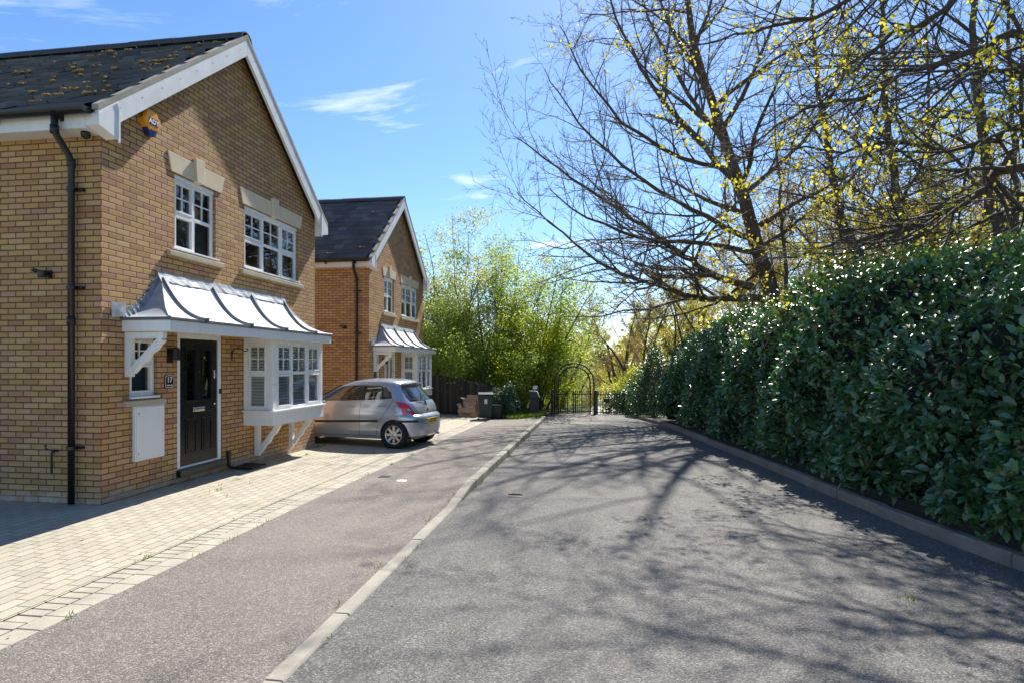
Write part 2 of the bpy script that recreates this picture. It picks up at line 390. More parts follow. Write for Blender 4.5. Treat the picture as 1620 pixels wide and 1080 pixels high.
def woodm():
    m = NT('weathered_fence_board'); a = m.N('ShaderNodeAttribute', attribute_name='rnd')
    c = m.ramp(a.outputs['Fac'], [(0, (.050, .034, .022)), (.6, (.085, .058, .036)), (1, (.14, .105, .06))])
    c = m.mix(.6, c, m.ramp(m.noise(1, 6, .7, vec=m.scaled((30, 30, 2))), [(.25, .4), (.75, 1.0)]), 'MULTIPLY')
    return m.set(Base_Color=c, Roughness=.9)
MT['fence'] = woodm()
MT['card'] = plain('brown_cardboard', (.52, .34, .20), .8, var=.1, scale=5)
MT['card_dark'] = plain('printed_dark_ink', (.02, .015, .012), .6)
MT['binblack'] = plain('black_bin_plastic', (.012, .016, .018), .38, var=.2)
MT['bingreen'] = plain('dark_green_bin_plastic', (.010, .030, .026), .36, var=.2)
MT['label_white'] = plain('white_sticker', (.72, .70, .66), .5)
MT['postgreen'] = plain('dark_green_post_paint', (.012, .045, .030), .4, var=.2)

# ------------------------------------------------------------------ ground, road, kerbs
def sheet(name, xs, ys, zf, mat, xoff=None):
    V = []; F = []
    for j, y in enumerate(ys):
        for i, x in enumerate(xs):
            xx = x(y) if callable(x) else x
            V.append((xx, y, zf(xx, y)))
    n = len(xs)
    for j in range(len(ys) - 1):
        for i in range(n - 1): F.append((j * n + i, j * n + i + 1, (j + 1) * n + i + 1, (j + 1) * n + i))
    mb = MB(); mb.add(V, F); return mb.build(name, mat, fix=False)
def rng(a, b, n): return [a + (b - a) * i / n for i in range(n + 1)]
GATE_Y = 24.0
KR = [(-6, 6.9), (0, 5.3), (3, 4.55), (5.8, 3.80), (6.85, 3.56), (8.7, 3.34), (10.9, 3.16), (13.5, 2.85), (16, 2.60), (18.5, 2.33), (20.4, 1.95), (22.0, 1.55)]
def kr_x(y):
    if y <= KR[0][0]: return KR[0][1]
    for (a, p), (b, q) in zip(KR, KR[1:]):
        if y <= b: return p + (q - p) * (y - a) / (b - a)
    return KR[-1][1]
def kr_xs(y): return (kr_x(y - .7) + 2 * kr_x(y) + kr_x(y + .7)) / 4
KL = -1.80                                        # road-side face of the left kerb
KE = 21.2                                         # the left kerb ends here, at the verge

gm = NT('woodland_floor')
gc = gm.ramp(gm.noise(.35, 7, .7), [(.3, (.06, .075, .02)), (.5, (.11, .13, .035)), (.7, (.12, .10, .06))])
gc = gm.mix(.5, gc, gm.ramp(gm.noise(9, 5, .7), [(.3, .5), (.7, 1.0)]), 'MULTIPLY'); gm.bump(gm.noise(6, 6, .7), .8, .12)
MT['floor'] = gm.set(Base_Color=gc, Roughness=.95)
def terrain_z(x, y):
    z = -.22 + slope(y)
    if y > 60: z = -.22 + slope(60) - .0 * (y - 60)
    r = math.hypot(x, y)
    z += ss(8, 40, x) * 1.2 * ss(5, 40, y)
    return z
struct(sheet('ground', [-900, -200, -80, -40, -20, -12, -8, -4, -1, 2, 5, 8, 12, 16, 22, 30, 45, 80, 200, 900],
             [-200, -60, -20, -5, 5, 7, 12, 18, 24, 30, 38, 48, 60, 90, 150, 300, 900], terrain_z, MT['floor']), 'woodland floor and grass beyond the gate')
road = sheet('road', [KL - .05, -.8, .6, lambda y: kr_xs(y) - .8, lambda y: kr_xs(y) + .06], rng(-8, GATE_Y + .5, 40),
             lambda x, y: -.1 + slope(y) + .012 * (1 - ((x - 1) / 3) ** 2), MT['road'])
struct(road, 'worn grey tarmac road')
struct(sheet('footway', [-3.705, -2.8, KL - .115], rng(-8, 21.6, 74), lambda x, y: ground(x, y) - .004 * (x > -2), MT['footway']), 'brown grey tarmac footway')
# block paving + soldier course + thin edging
struct(sheet('paving', [-16, -6.14, -4.10], rng(-8, 22, 30), lambda x, y: ground(x, y), MT['paving']), 'buff block paving in front of the houses')
def strip_blocks(x0, x1, y0, y1, dy, gap, h, name, mat, seed=1):
    rs = random.Random(seed); mb = MB(); y = y0
    while y < y1:
        j = rs.uniform(-.002, .002)
        z = ground((x0 + x1) / 2, y + dy / 2) + h + j
        mb.box(x0 + gap / 2, x1 - gap / 2, y + gap / 2, y + dy - gap / 2, z - .05, z); y += dy
    return mb.build(name, mat, bevel=.004, seg=1)
pe = NT('border_block'); pc = pe.ramp(pe.noise(4.5, 5, .65), [(.3, (.30, .268, .21)), (.5, (.37, .33, .26)), (.7, (.44, .395, .31))])
pc = pe.mix(.5, pc, pe.ramp(pe.noise(70, 4, .7), [(.3, .6), (.7, 1.0)]), 'MULTIPLY'); pe.bump(pe.noise(70, 4), .5, .005)
MT['border'] = pe.set(Base_Color=pc, Roughness=.88)
bd = sheet('paving_bed', [-4.10, -3.70], rng(-8, 22, 30), lambda x, y: ground(x, y) - .010, MT['joint']); struct(bd)
struct(strip_blocks(-4.095, -3.895, -6, 21.5, .104, .009, .001, 'paving_border', MT['border']), 'soldier course of paving blocks')
struct(strip_blocks(-3.893, -3.70, -6, 21.5, .204, .004, .002, 'paving_edging', MT['border'], 2), 'edging blocks beside the footway')
# left kerb: dropped near the camera, rising to a full kerb further on
def kerb_left():
    rs = random.Random(4); mb = MB(); y = -6.0
    while y < KE:
        y1 = min(y + .914, KE); n = 4; ys = rng(y + .004, y1 - .004, n); jx = rs.uniform(-.006, .006); jz = rs.uniform(-.003, .003)
        V = []; F = []
        for yy in ys:
            t = kerb_top(yy) + jz; b = -.25 + slope(yy); x1 = KL + jx; x0 = x1 - .125
            V += [(x0, yy, b), (x0, yy, t), (x1 - .018, yy, t), (x1, yy, t - .018), (x1 + .004, yy, b)]
        for i in range(n):
            for k in range(5): F.append((i * 5 + k, i * 5 + (k + 1) % 5, (i + 1) * 5 + (k + 1) % 5, (i + 1) * 5 + k))
        F += [tuple(range(5)), tuple(n * 5 + k for k in range(4, -1, -1))]
        mb.add(V, F); y = y1
    return mb.build('kerb', MT['kerb'], bevel=.006, seg=2)
struct(kerb_left(), 'pale concrete kerb along the footway')
def kerb_right():
    rs = random.Random(5); mb = MB(); y = -6.0
    while y < 21.9:
        y1 = min(y + .914, 22.0); n = 3; ys = rng(y + .004, y1 - .004, n); jx = rs.uniform(-.008, .008); jz = rs.uniform(-.006, .006)
        V = []; F = []
        for yy in ys:
            t = .035 + slope(yy) + jz; b = -.25 + slope(yy); x0 = kr_xs(yy) + jx; x1 = x0 + .13
            V += [(x0 - .004, yy, b), (x0, yy, t - .02), (x0 + .02, yy, t), (x1, yy, t), (x1, yy, b)]
        for i in range(n):
            for k in range(5): F.append((i * 5 + k, i * 5 + (k + 1) % 5, (i + 1) * 5 + (k + 1) % 5, (i + 1) * 5 + k))
        F += [tuple(range(5)), tuple(n * 5 + k for k in range(4, -1, -1))]
        mb.add(V, F); y = y1
    return mb.build('kerb', MT['kerb_old'], bevel=.008, seg=2)
struct(kerb_right(), 'brown stained concrete kerb below the hedge')
# soil strip under the hedge, gutter grit, tarmac patch by the gate
struct(sheet('soil', [lambda y: kr_xs(y) + .13, lambda y: kr_xs(y) + .6, lambda y: kr_xs(y) + 3.5], rng(-6, 22, 40),
             lambda x, y: .0 + slope(y) + .02 * math.sin(x * 9 + y * 7) + .02 * max(0, x - kr_xs(y) - .4), MT['soil']), 'dark soil under the hedge')
struct(sheet('path', [lambda y: -.2 + .55 * ss(24, 60, y) * 1.5, lambda y: 1.0 + .55 * ss(24, 60, y) * 1.5], rng(GATE_Y + .3, 75, 20),
             lambda x, y: -.2 + slope(y) + .06, plain('pale_gravel_path', (.42, .38, .32), .9, var=.25, scale=6)), 'pale gravel path beyond the gate')
struct(sheet('road_patch', [lambda y: -.9 + .02 * math.sin(y * 3), lambda y: .35 + .03 * math.sin(y * 5)], rng(19.2, 23.6, 12),
             lambda x, y: -.094 + slope(y) + .012 * (1 - ((x - 1) / 3) ** 2), MT['old_tarmac']), 'paler tarmac patch in front of the gate')

# ------------------------------------------------------------------ houses
def house(loc, W, label, opts):
    """local frame: x out of the front wall, y along it from the near corner, z up"""
    s = W / 5.56; Y = lambda y: y * s
    root = empty('brick_house', loc); tag(root, label, 'house', 'gabled brick houses')
    Dp = 9.0; EZ = 4.66; AP = 7.16 if s > .98 else 7.16
    mid = W / 2; tanp = (7.50 - 4.90) / (mid + .25); gz = lambda y: 4.72 + (min(y, W - y)) * (7.20 - 4.72) / mid
    # --- walls with openings
    ops = [(1.27, 2.20, 3.44, 4.58), (2.98, 4.84, 3.44, 4.58), (.44, .93, 1.31, 2.14), (1.33, 2.36, .10, 2.24), (2.98, 4.78, .9, 2.2)]
    ops = [(Y(a), Y(b), c, d) for a, b, c, d in ops]
    mb = MB()
    ys = sorted({0, W, *[o[0] for o in ops], *[o[1] for o in ops]}); zs = sorted({-.4, EZ, *[o[2] for o in ops], *[o[3] for o in ops]})
    inside = lambda y, z: any(a < y < b and c < z < d for a, b, c, d in ops)
    for y0, y1 in zip(ys, ys[1:]):
        for z0, z1 in zip(zs, zs[1:]):
            if not inside((y0 + y1) / 2, (z0 + z1) / 2): mb.add([(0, y0, z0), (0, y1, z0), (0, y1, z1), (0, y0, z1)], [(0, 1, 2, 3)])
    mb.add([(0, 0, EZ), (0, W, EZ), (0, W, 4.90), (0, mid, 7.27), (0, 0, 4.90)], [(0, 1, 2, 3, 4)])
    RV = -.12
    for a, b, c, d in ops:
        mb.add([(0, a, c), (0, a, d), (RV, a, d), (RV, a, c)], [(0, 1, 2, 3)]); mb.add([(0, b, d), (0, b, c), (RV, b, c), (RV, b, d)], [(0, 1, 2, 3)])
        mb.add([(0, a, d), (0, b, d), (RV, b, d), (RV, a, d)], [(0, 1, 2, 3)]); mb.add([(0, b, c), (0, a, c), (RV, a, c), (RV, b, c)], [(0, 1, 2, 3)])
    for yy in (0, W): mb.add([(0, yy, -.4), (-Dp, yy, -.4), (-Dp, yy, 4.90), (0, yy, 4.90)], [(0, 3, 2, 1) if yy else (0, 1, 2, 3)])
    mb.add([(-Dp, 0, -.4), (-Dp, W, -.4), (-Dp, W, 4.90), (-Dp, mid, 7.27), (-Dp, 0, 4.90)], [(4, 3, 2, 1, 0)])
    wall = mb.build('wall', MT['brick'], root, fix=False)
    # dim rooms
    mb = MB(); mb.box(-4, -.13, .1, W - .1, 2.55, 2.7); mb.box(-4.1, -4.0, .1, W - .1, 0, 4.6); mb.box(-4, -.13, Y(2.5), Y(2.6), .0, 4.6); mb.box(-4, -.13, .1, W - .1, -.02, .02)
    mb.build('interior', MT['dark_room'], root)
    # --- roof: courses of individual tiles
    rs = random.Random(11); eh = .25; OX = .20
    pitch = math.atan2(2.335, mid); cp, sp = math.cos(pitch), math.sin(pitch)
    slen = (mid + eh) / cp; gauge = .285; tw = .30
    V = []; F = []; RN = []
    for side in (0, 1):
        nrow = int(slen / gauge)
        for r in range(nrow):
            a0 = r * gauge; a1 = min(a0 + gauge + .05, slen); x = OX - .015 + (-.0 if r % 2 else -tw / 2)
            first = True
            while x > -Dp - .1:
                w = tw if not (first and r % 2 == 0) else tw / 1.0
                x1 = min(x, OX - .015); x0 = x - tw + .004; j = rs.uniform(-.006, .006); ja = rs.uniform(-.008, .008); tk = .022; jt = rs.uniform(-.004, .004)
                for (xx, aa, hh) in ((x0, a0 + ja, .050 + j), (x1, a0 + ja, .050 + j + jt), (x1, a1, .008 + j), (x0, a1, .008 + j), (x0, a0 + ja, .050 + j - tk - .024), (x1, a0 + ja, .050 + j - tk - .024)):
                    yy = -eh + aa * cp; zz = 5.07 - eh * math.tan(pitch) + aa * sp
                    yy -= hh * sp; zz += hh * cp
                    if side: yy = W - yy
                    V.append((xx, yy, zz))
                o = len(V) - 6
                q = [(o, o + 1, o + 2, o + 3), (o + 4, o + 5, o + 1, o)]
                if side: q = [tuple(reversed(f)) for f in q]
                F += q; v = rs.random(); RN += [v, v]; x -= tw; first = False
    roof = np_mesh('roof', np.array(V), np.array(F), MT['tile'], root, np.array(RN))
    # underlay closes the roof
    mb = MB(); e0 = 5.07 - eh * math.tan(pitch) - .02; ap = 5.07 + mid * math.tan(pitch) - .02
    mb.add([(OX - .02, -eh, e0), (OX - .02, mid, ap), (-Dp - .1, mid, ap), (-Dp - .1, -eh, e0)], [(0, 1, 2, 3)])
    mb.add([(OX - .02, W + eh, e0), (OX - .02, mid, ap), (-Dp - .1, mid, ap), (-Dp - .1, W + eh, e0)], [(3, 2, 1, 0)])
    mb.build('underlay', MT['tile'], roof)
    mb = MB()                                        # ridge tiles
    x = OX - .01; rz = ap + .075
    while x > -Dp:
        x0 = x - .44; j = rs.uniform(-.008, .008)
        prof = [(mid - .15, rz - .11), (mid - .12, rz - .03), (mid - .06, rz + .015), (mid, rz + .03), (mid + .06, rz + .015), (mid + .12, rz - .03), (mid + .15, rz - .11)]
        prof += [(p, q - .02) for p, q in reversed(prof)]
        mb.prism(prof, x0, x - .006, lambda p, q, a: (a, p, q + j)); x = x0
    mb.build('ridge', MT['tile'], roof)
    # moss cushions
    mb = MB(); rm = random.Random(opts['seed'])
    for i in range(opts['moss']):
        a = (rm.randrange(1, int(slen / gauge)) * gauge) + rm.uniform(-.01, .02); x = OX - .2 - rm.random() ** 1.3 * 4.2
        for kk in range(rm.choice((1, 1, 2, 3))):
            xx = x + rm.uniform(-.09, .09); rr = rm.uniform(.012, .032); hh = .052
            c = Vector((xx, -eh + a * cp - hh * sp, 5.07 - eh * math.tan(pitch) + a * sp + hh * cp))
            bm = bmesh.new(); bmesh.ops.create_icosphere(bm, subdivisions=1, radius=1)
            mb.add([c + Vector((v.co.x * rr * 1.5, v.co.y * rr, v.co.z * rr * .8)) * rm.uniform(.75, 1.25) for v in bm.verts], [tuple(v.index for v in f.verts) for f in bm.faces]); bm.free()
    mo = mb.build('moss', MT['moss'], roof, smooth=True); mo['kind'] = 'stuff'
    # --- bargeboards (one per rake), verge mortar, box ends
    bx0, bx1 = .135, .185
    for sd in (0, 1):
        f = (lambda p, q, a: (a, p, q)) if not sd else (lambda p, q, a: (a, W - p, q))
        top = lambda y: 5.07 + y * math.tan(pitch) - .03
        poly = [(.06, top(.06) - .30), (mid, top(mid) - .29), (mid, top(mid)), (-.235, top(-.235)), (-.235, top(-.235) - .03), (.06, top(.06) - .25)]
        mb = MB(); mb.prism(poly, bx0, bx1, f); b = mb.build('bargeboard', MT['barge'], root, bevel=.004)
        mb = MB()
        for t in rng(.1, mid - .2, 7): mb.lathe([(.008, 0), (.006, .003)], 8, lambda x, y, z, t=t: f(t + x, top(t) - .12 + y, bx1 + z))
        mb.build('nail_head', MT['rib'], b)
        mb = MB(); mb.prism([(-.24, top(-.24)), (mid, top(mid)), (mid, top(mid) + .075), (-.24, top(-.24) + .075)], .10, OX - .008, f); mb.build('verge_mortar', MT['verge'], root)
        # box end
        mb = MB(); mb.prism([(-.24, 4.66), (.05, 4.585), (.05, top(.05) - .01), (-.24, top(-.24) - .04)], .02, .195, f)
        bo = mb.build('box_end', MT['white_paint'], root, bevel=.004)
        mb = MB(); mb.prism([(.05, 4.55), (.075, 4.55), (.075, top(.06) - .10), (.045, top(.05) - .03), (.02, top(.02) - .03), (.05, top(.05) - .1)], .19, .205, f); mb.build('cover_strip', MT['upvc'], bo)
        # fascia, soffit, gutter
        mb = MB(); mb.prism([(-.24, 4.63), (-.215, 4.63), (-.215, 4.86), (-.24, 4.86)], -Dp, .02, f); mb.build('fascia', MT['barge'], root)
        mb = MB(); mb.prism([(-.215, 4.63), (-.002, 4.63), (-.002, 4.66), (-.215, 4.66)], -Dp, .02, f); mb.build('soffit', MT['white_paint'], root)
        mb = MB()
        prof = [(-.318 + .072 * math.cos(a), 4.845 + .080 * math.sin(a)) for a in [R(d) for d in range(180, 361, 20)]]
        prof = prof + [(p + (.004 if p < -.318 else -.004), q + .005) for p, q in reversed(prof)]
        mb.prism(prof, -Dp, .10, f); gut = mb.build('gutter', MT['black'], root)
        mb = MB(); mb.prism([(-.318 + .076 * math.cos(R(d)), 4.847 + .084 * math.sin(R(d))) for d in range(180, 361, 15)], .095, .112, f)
        mb.build('gutter_end_cap', MT['black'], gut)
        mb = MB()
        for xb in rng(-.3, -8.5, 9): mb.prism([(-.395, 4.79), (-.24, 4.72), (-.24, 4.86), (-.248, 4.86)], xb - .02, xb + .02, f)
        mb.build('gutter_bracket', MT['black'], gut)
    # downpipe
    mb = MB(); x = -.34
    mb.tube([(x, -.31, 4.80), (x, -.31, 4.62), (x, -.28, 4.54), (x, -.12, 4.36), (x, -.085, 4.26), (x, -.085, .02)], .038, 14)
    for zc in (4.27, 4.60, 2.3): mb.tube([(x, -.31 if zc > 4.5 else -.085, zc - .05), (x, -.31 if zc > 4.5 else -.085, zc + .05)], .047, 14)
    dp = mb.build('downpipe', MT['black'], root, smooth=False)
    dp.data.shade_smooth()
    mb = MB()
    for zc in (3.95, 2.72, .72): mb.box(x - .11, x + .11, -.05, -.0, zc - .018, zc + .018); mb.tube([(x, -.085, zc - .02), (x, -.085, zc + .02)], .049, 12)
    mb.build('pipe_clip', MT['black'], dp)
    # --- windows
    def window(m, a0, a1, b0, b1, cols, mid_b, name='window', par=root, blind=None, grids=None, depth=.06, cross=True):
        fr = MB(); t = .045
        fr.box(a0, a1, b0, b0 + t, -depth, 0, m); fr.box(a0, a1, b1 - t, b1, -depth, 0, m); fr.box(a0, a0 + t, b0 + t, b1 - t, -depth, 0, m); fr.box(a1 - t, a1, b0 + t, b1 - t, -depth, 0, m)
        xs = [a0 + t] + [a0 + (a1 - a0) * c for c in cols] + [a1 - t]
        for c in xs[1:-1]: fr.box(c - .028, c + .028, b0 + t, b1 - t, -depth, -.002, m)
        for i, (p, q) in enumerate(zip(xs, xs[1:])):
            p2 = p + (.028 if i else 0); q2 = q - (.028 if i < len(xs) - 2 else 0)
            fr.box(p2, q2, mid_b - .026, mid_b + .026, -depth, -.004, m)
        w = fr.build(name, MT['upvc'], par, bevel=.006)
        gl = MB()
        for i, (p, q) in enumerate(zip(xs, xs[1:])):
            p2 = p + (.028 if i else 0); q2 = q - (.028 if i < len(xs) - 2 else 0)
            for lo, hi, up in ((b0 + t, mid_b - .026, 0), (mid_b + .026, b1 - t, 1)):
                sash = MB(); gb = MB()
                if i != 1 or len(xs) == 2:
                    st = .028
                    sash.box(p2, q2, lo, lo + st, -.05, .012, m); sash.box(p2, q2, hi - st, hi, -.05, .012, m)
                    sash.box(p2, p2 + st, lo + st, hi - st, -.05, .012, m); sash.box(q2 - st, q2, lo + st, hi - st, -.05, .012, m)
                if up and cross:
                    cx_, cz_ = (p2 + q2) / 2, (lo + hi) / 2
                    gb.box(cx_ - .009, cx_ + .009, lo, hi, -.045, -.018, m); gb.box(p2, q2, cz_ - .009, cz_ + .009, -.045, -.0185, m)
                if sash.v: sash.build('sash', MT['upvc'], w, bevel=.004)
                if gb.v: gb.build('glazing_bar', MT['upvc'], w)
        gl.add([m(a0 + .02, b0 + .02, -.034), m(a1 - .02, b0 + .02, -.034), m(a1 - .02, b1 - .02, -.034), m(a0 + .02, b1 - .02, -.034)], [(0, 1, 2, 3)])
        gl.build('glass', MT['glass'], w)
        if blind == 'roller':
            b = MB(); b.box(a0 + .03, a1 - .03, b0 + .04, b1 - .04, -.12, -.11, m); b.build('roller_blind', MT['roller'], w)
        elif blind == 'curtain':
            b = MB()
            for c0, c1 in ((a0 + .02, a0 + .32), (a1 - .32, a1 - .02)):
                n = 24; V = []; F = []
                for k in range(n + 1):
                    aa = c0 + (c1 - c0) * k / n; dd = -.19 + .03 * math.sin(k * 1.9)
                    V += [m(aa, b0, dd), m(aa, b1, dd)]
                b.add(V, [(2 * k, 2 * k + 2, 2 * k + 3, 2 * k + 1) for k in range(n)])
            b.build('curtain', MT['net'], w, fix=False)
        elif blind == 'venetian':
            b = MB(); z = b0 + .06
            while z < b1 - .05:
                b.add([m(a0 + .03, z, -.045), m(a1 - .03, z, -.045), m(a1 - .03, z + .040, -.075), m(a0 + .03, z + .040, -.075)], [(0, 1, 2, 3)]); z += .054
            bl = b.build('venetian_blind', MT['blind_slat'], w, fix=False)
            md = bl.modifiers.new('thickness', 'SOLIDIFY'); md.thickness = .004
        return w
    fm = lambda dx: (lambda a, b, n: (dx + n, a, b))
    window(fm(-.045), Y(1.275), Y(2.195), 3.45, 4.52, [.5], 4.0, blind='roller')
    window(fm(-.045), Y(2.985), Y(4.835), 3.45, 4.52, [.345, .67], 4.0, blind='curtain')
    window(fm(-.045), Y(.445), Y(.925), 1.33, 2.13, [], 1.78, blind='roller')
    hd = MB(); hd.box(-.11, -.03, Y(1.272), Y(2.198), 4.522, 4.578); hd.box(-.11, -.03, Y(2.982), Y(4.838), 4.522, 4.578); hd.build('window_head', MT['upvc'], root, bevel=.004)
    # sills
    for a, b, z in ((1.12, 2.36, 3.345), (2.86, 4.98, 3.345), (.34, 1.05, 1.20)):
        mb = MB(); mb.prism([(-.115, z), (.055, z), (.055, z + .075), (-.115, z + .098)], Y(a), Y(b), lambda p, q, y: (p, y, q)); mb.build('window_sill', MT['sill'], root, bevel=.008)
        mb = MB(); mb.box(-.06, .035, Y(a + .10), Y(b - .10), z + .10, z + .128); mb.build('upvc_sill', MT['upvc'], root, bevel=.004)
    # stone heads with keystones
    for a, b in ((1.20, 2.34), (2.92, 4.92)):
        c = (a + b) / 2
        mb = MB()
        for p in ([(a, 4.585), (c - .075, 4.585), (c - .105, 4.865), (a - .075, 4.865)], [(c + .075, 4.585), (b, 4.585), (b + .075, 4.865), (c + .105, 4.865)]):
            mb.prism([(Y(y), z) for y, z in p], -.05, .014, lambda p, q, x: (x, p, q))
        l = mb.build('stone_lintel', MT['stone'], root, bevel=.004)
        mb = MB(); mb.prism([(Y(c - .075), 4.57), (Y(c + .075), 4.57), (Y(c + .105), 4.935), (Y(c - .105), 4.935)], -.05, .055, lambda p, q, x: (x, p, q))
        mb.build('keystone', MT['stone'], l, bevel=.005)
    # --- front door
    dy0, dy1, dz0, dz1 = Y(1.335), Y(2.355), .19, 2.235
    mb = MB(); mb.box(-.10, -.012, dy0, dy0 + .07, dz0, dz1); mb.box(-.10, -.012, dy1 - .07, dy1, dz0, dz1); mb.box(-.10, -.0125, dy0 + .07, dy1 - .07, dz1 - .085, dz1)
    mb.box(-.10, -.02, dy0 + .07, dy1 - .07, dz0, dz0 + .035)
    fr = mb.build('door_frame', MT['upvc'], root, bevel=.006)
    mb = MB(); mb.box(-.12, .075, dy0 - .03, dy1 + .04, .085, dz0 - .003); mb.build('door_step', MT['black'], root, bevel=.006)
    a0, a1, b0, b1 = dy0 + .075, dy1 - .075, dz0 + .04, dz1 - .09; w_ = a1 - a0; h_ = b1 - b0
    dcol = MT[opts['door']]
    pan = [(a0 + w_ * .15, a0 + w_ * .43, b0 + h_ * .50, b0 + h_ * .93), (a0 + w_ * .57, a0 + w_ * .85, b0 + h_ * .50, b0 + h_ * .93)]
    mb = MB(); xs_ = [a0, pan[0][0], pan[0][1], pan[1][0], pan[1][1], a1]
    for i, (p, q) in enumerate(zip(xs_, xs_[1:])):
        if i in (1, 3): mb.box(-.075, -.035, p, q, b0, pan[0][2]); mb.box(-.075, -.035, p, q, pan[0][3], b1)
        else: mb.box(-.075, -.035, p, q, b0, b1)
    door = mb.build('front_door', dcol, root)
    mb = MB(); gl = MB(); lp = MB()
    for p in pan:
        y0, y1, z0, z1 = p; t = .022
        mb.box(-.06, -.022, y0, y1, z0, z0 + t); mb.box(-.06, -.022, y0, y1, z1 - t, z1); mb.box(-.06, -.022, y0, y0 + t, z0 + t, z1 - t); mb.box(-.06, -.022, y1 - t, y1, z0 + t, z1 - t)
        gl.box(-.06, -.052, y0 + t, y1 - t, z0 + t, z1 - t)
        zz0, zz1 = b0 + h_ * .09, b0 + h_ * .37
        mb.box(-.035, -.024, y0, y1, zz0, zz0 + t); mb.box(-.035, -.024, y0, y1, zz1 - t, zz1); mb.box(-.035, -.024, y0, y0 + t, zz0 + t, zz1 - t); mb.box(-.035, -.024, y1 - t, y1, zz0 + t, zz1 - t)
        lp.box(-.035, -.027, y0 + .05, y1 - .05, zz0 + .05, zz1 - .05)
    mb.build('panel_moulding', dcol, door, bevel=.006); lp.build('raised_panel', dcol, door, bevel=.006); gl.build('door_glass', MT['glass'], door)
    mb = MB(); zc = b0 + h_ * .435; yc = (a0 + a1) / 2; mb.box(-.036, -.022, yc - .135, yc + .135, zc - .035, zc + .035); mb.box(-.024, -.012, yc - .105, yc + .105, zc - .015, zc + .022)
    mb.build('letter_plate', MT['chrome'], door, bevel=.006)
    mb = MB(); mb.box(-.036, -.026, a1 - .085, a1 - .055, b0 + h_ * .68, b0 + h_ * .75); mb.tube([(-.01, a1 - .07, b0 + h_ * .72), (.005, a1 - .07, b0 + h_ * .72), (.005, a1 - .07, b0 + h_ * .69)], .011, 8)
    m2 = MB(); m2.lathe([(.02, 0), (.02, .012), (.014, .02)], 12, lambda x, y, z: (-.034 + z, a1 - .07 + x, b0 + h_ * .465 + y)); m2.build('door_lock', MT['chrome'], door)
    m2 = MB(); m2.lathe([(.011, 0), (.009, .014)], 10, lambda x, y, z: (-.034 + z, yc + x, b0 + h_ * .74 + y)); m2.build('peephole', MT['chrome'], door)
    mb.build('door_handle', MT['chrome'], door)
    mb = MB(); mb.box(-.012, .012, dy1 - .055, dy1 - .02, 1.28, 1.36); mb.build('doorbell', MT['black'], fr, bevel=.004)
    # --- curved canopy
    cyL, cyR, zf, zt, pr = Y(.30), Y(4.92), 2.375, 2.95, .72
    cv = lambda t: (.03 + (pr - .03) * t, zf + (zt - zf) * (1 - t) ** 2.15 * 1.0 + .02 * (1 - t))
    n = 14; prof = [cv(i / n) for i in range(n + 1)]
    mb = MB(); V = []
    hip = lambda o: (cyL + (pr - o) * .98 * s, cyR - (pr - o) * .98 * s)
    for o, z in prof: V += [(o, hip(o)[0], z), (o, hip(o)[1], z), (0.002, hip(o)[0], z), (0.002, hip(o)[1], z)]
    F = []
    for i in range(n):
        b = 4 * i; c = b + 4
        F += [(b, c, c + 1, b + 1)]
    F += [(0, 1, 3, 2)]
    mb.add(V, F); cano = mb.build('canopy', MT['canopy'], root)
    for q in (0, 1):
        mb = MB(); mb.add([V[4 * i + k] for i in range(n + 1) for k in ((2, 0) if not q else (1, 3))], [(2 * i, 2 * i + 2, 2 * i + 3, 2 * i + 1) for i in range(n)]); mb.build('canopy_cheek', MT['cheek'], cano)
    mb = MB()
    for y in [hip(prof[0][0])[0] + .03, Y(2.08), Y(3.13), hip(prof[0][0])[1] - .03]:
        P = [(o + .030, y, z + .034) for o, z in prof]
        for k in range(n): 
            (o0, _, z0), (o1, _, z1) = P[k], P[k + 1]
            mb.add([(o0, y - .030, z0), (o0, y + .030, z0), (o1, y + .030, z1), (o1, y - .030, z1), (o0 - .035, y - .034, z0 - .045), (o0 - .035, y + .034, z0 - .045), (o1 - .035, y + .034, z1 - .045), (o1 - .035, y - .034, z1 - .045)],
                   [(0, 1, 2, 3), (0, 3, 7, 4), (1, 5, 6, 2), (0, 4, 5, 1), (3, 2, 6, 7)])
        mb.box(pr - .012, pr + .018, y - .026, y + .026, zf - .035, zf + .03)
    mb.build('rib', MT['rib'], cano)
    for yy, sd in ((0, 0), (1, 1)):
        P = [(o, hip(o)[sd], z + .004) for o, z in prof]; mb = MB(); mb.tube(P, .011, 6); mb.build('hip_roll', MT['canopy' if sd else 'lead'], cano)
    mb = MB(); mb.box(.0, pr + .008, cyL - .012, cyR + .012, zf - .035, zf - .004); mb.build('drip_edge', MT['rib'], cano, bevel=.003)
    mb = MB(); mb.box(pr - .065, pr - .02, cyL + .015, cyR - .015, 2.19, zf - .037); mb.box(.0, pr - .065, cyL + .015, cyL + .05, 2.19, zf - .037); mb.box(.0, pr - .065, cyR - .05, cyR - .015, 2.19, zf - .037)
    mb.build('canopy_fascia', MT['white_paint'], cano, bevel=.006)
    mb = MB(); mb.box(.002, pr - .066, cyL + .051, cyR - .051, 2.225, 2.25); mb.build('canopy_soffit', MT['white_paint'], cano)
    # lead flashing: wavy top strip and stepped side pieces
    rf = random.Random(opts['seed'] + 3); mb = MB(); t0, t1 = hip(prof[0][0]); nn = 44; V = []; F = []
    for k in range(nn + 1):
        y = t0 - .05 + (t1 - t0 + .1) * k / nn
        V += [(.004, y, zt + .135 + rf.uniform(-.006, .006)), (.018 + rf.uniform(0, .014), y, zt + .07 + rf.uniform(-.012, .012)), (.055 + rf.uniform(0, .02), y, zt - .01 + rf.uniform(-.02, .008))]
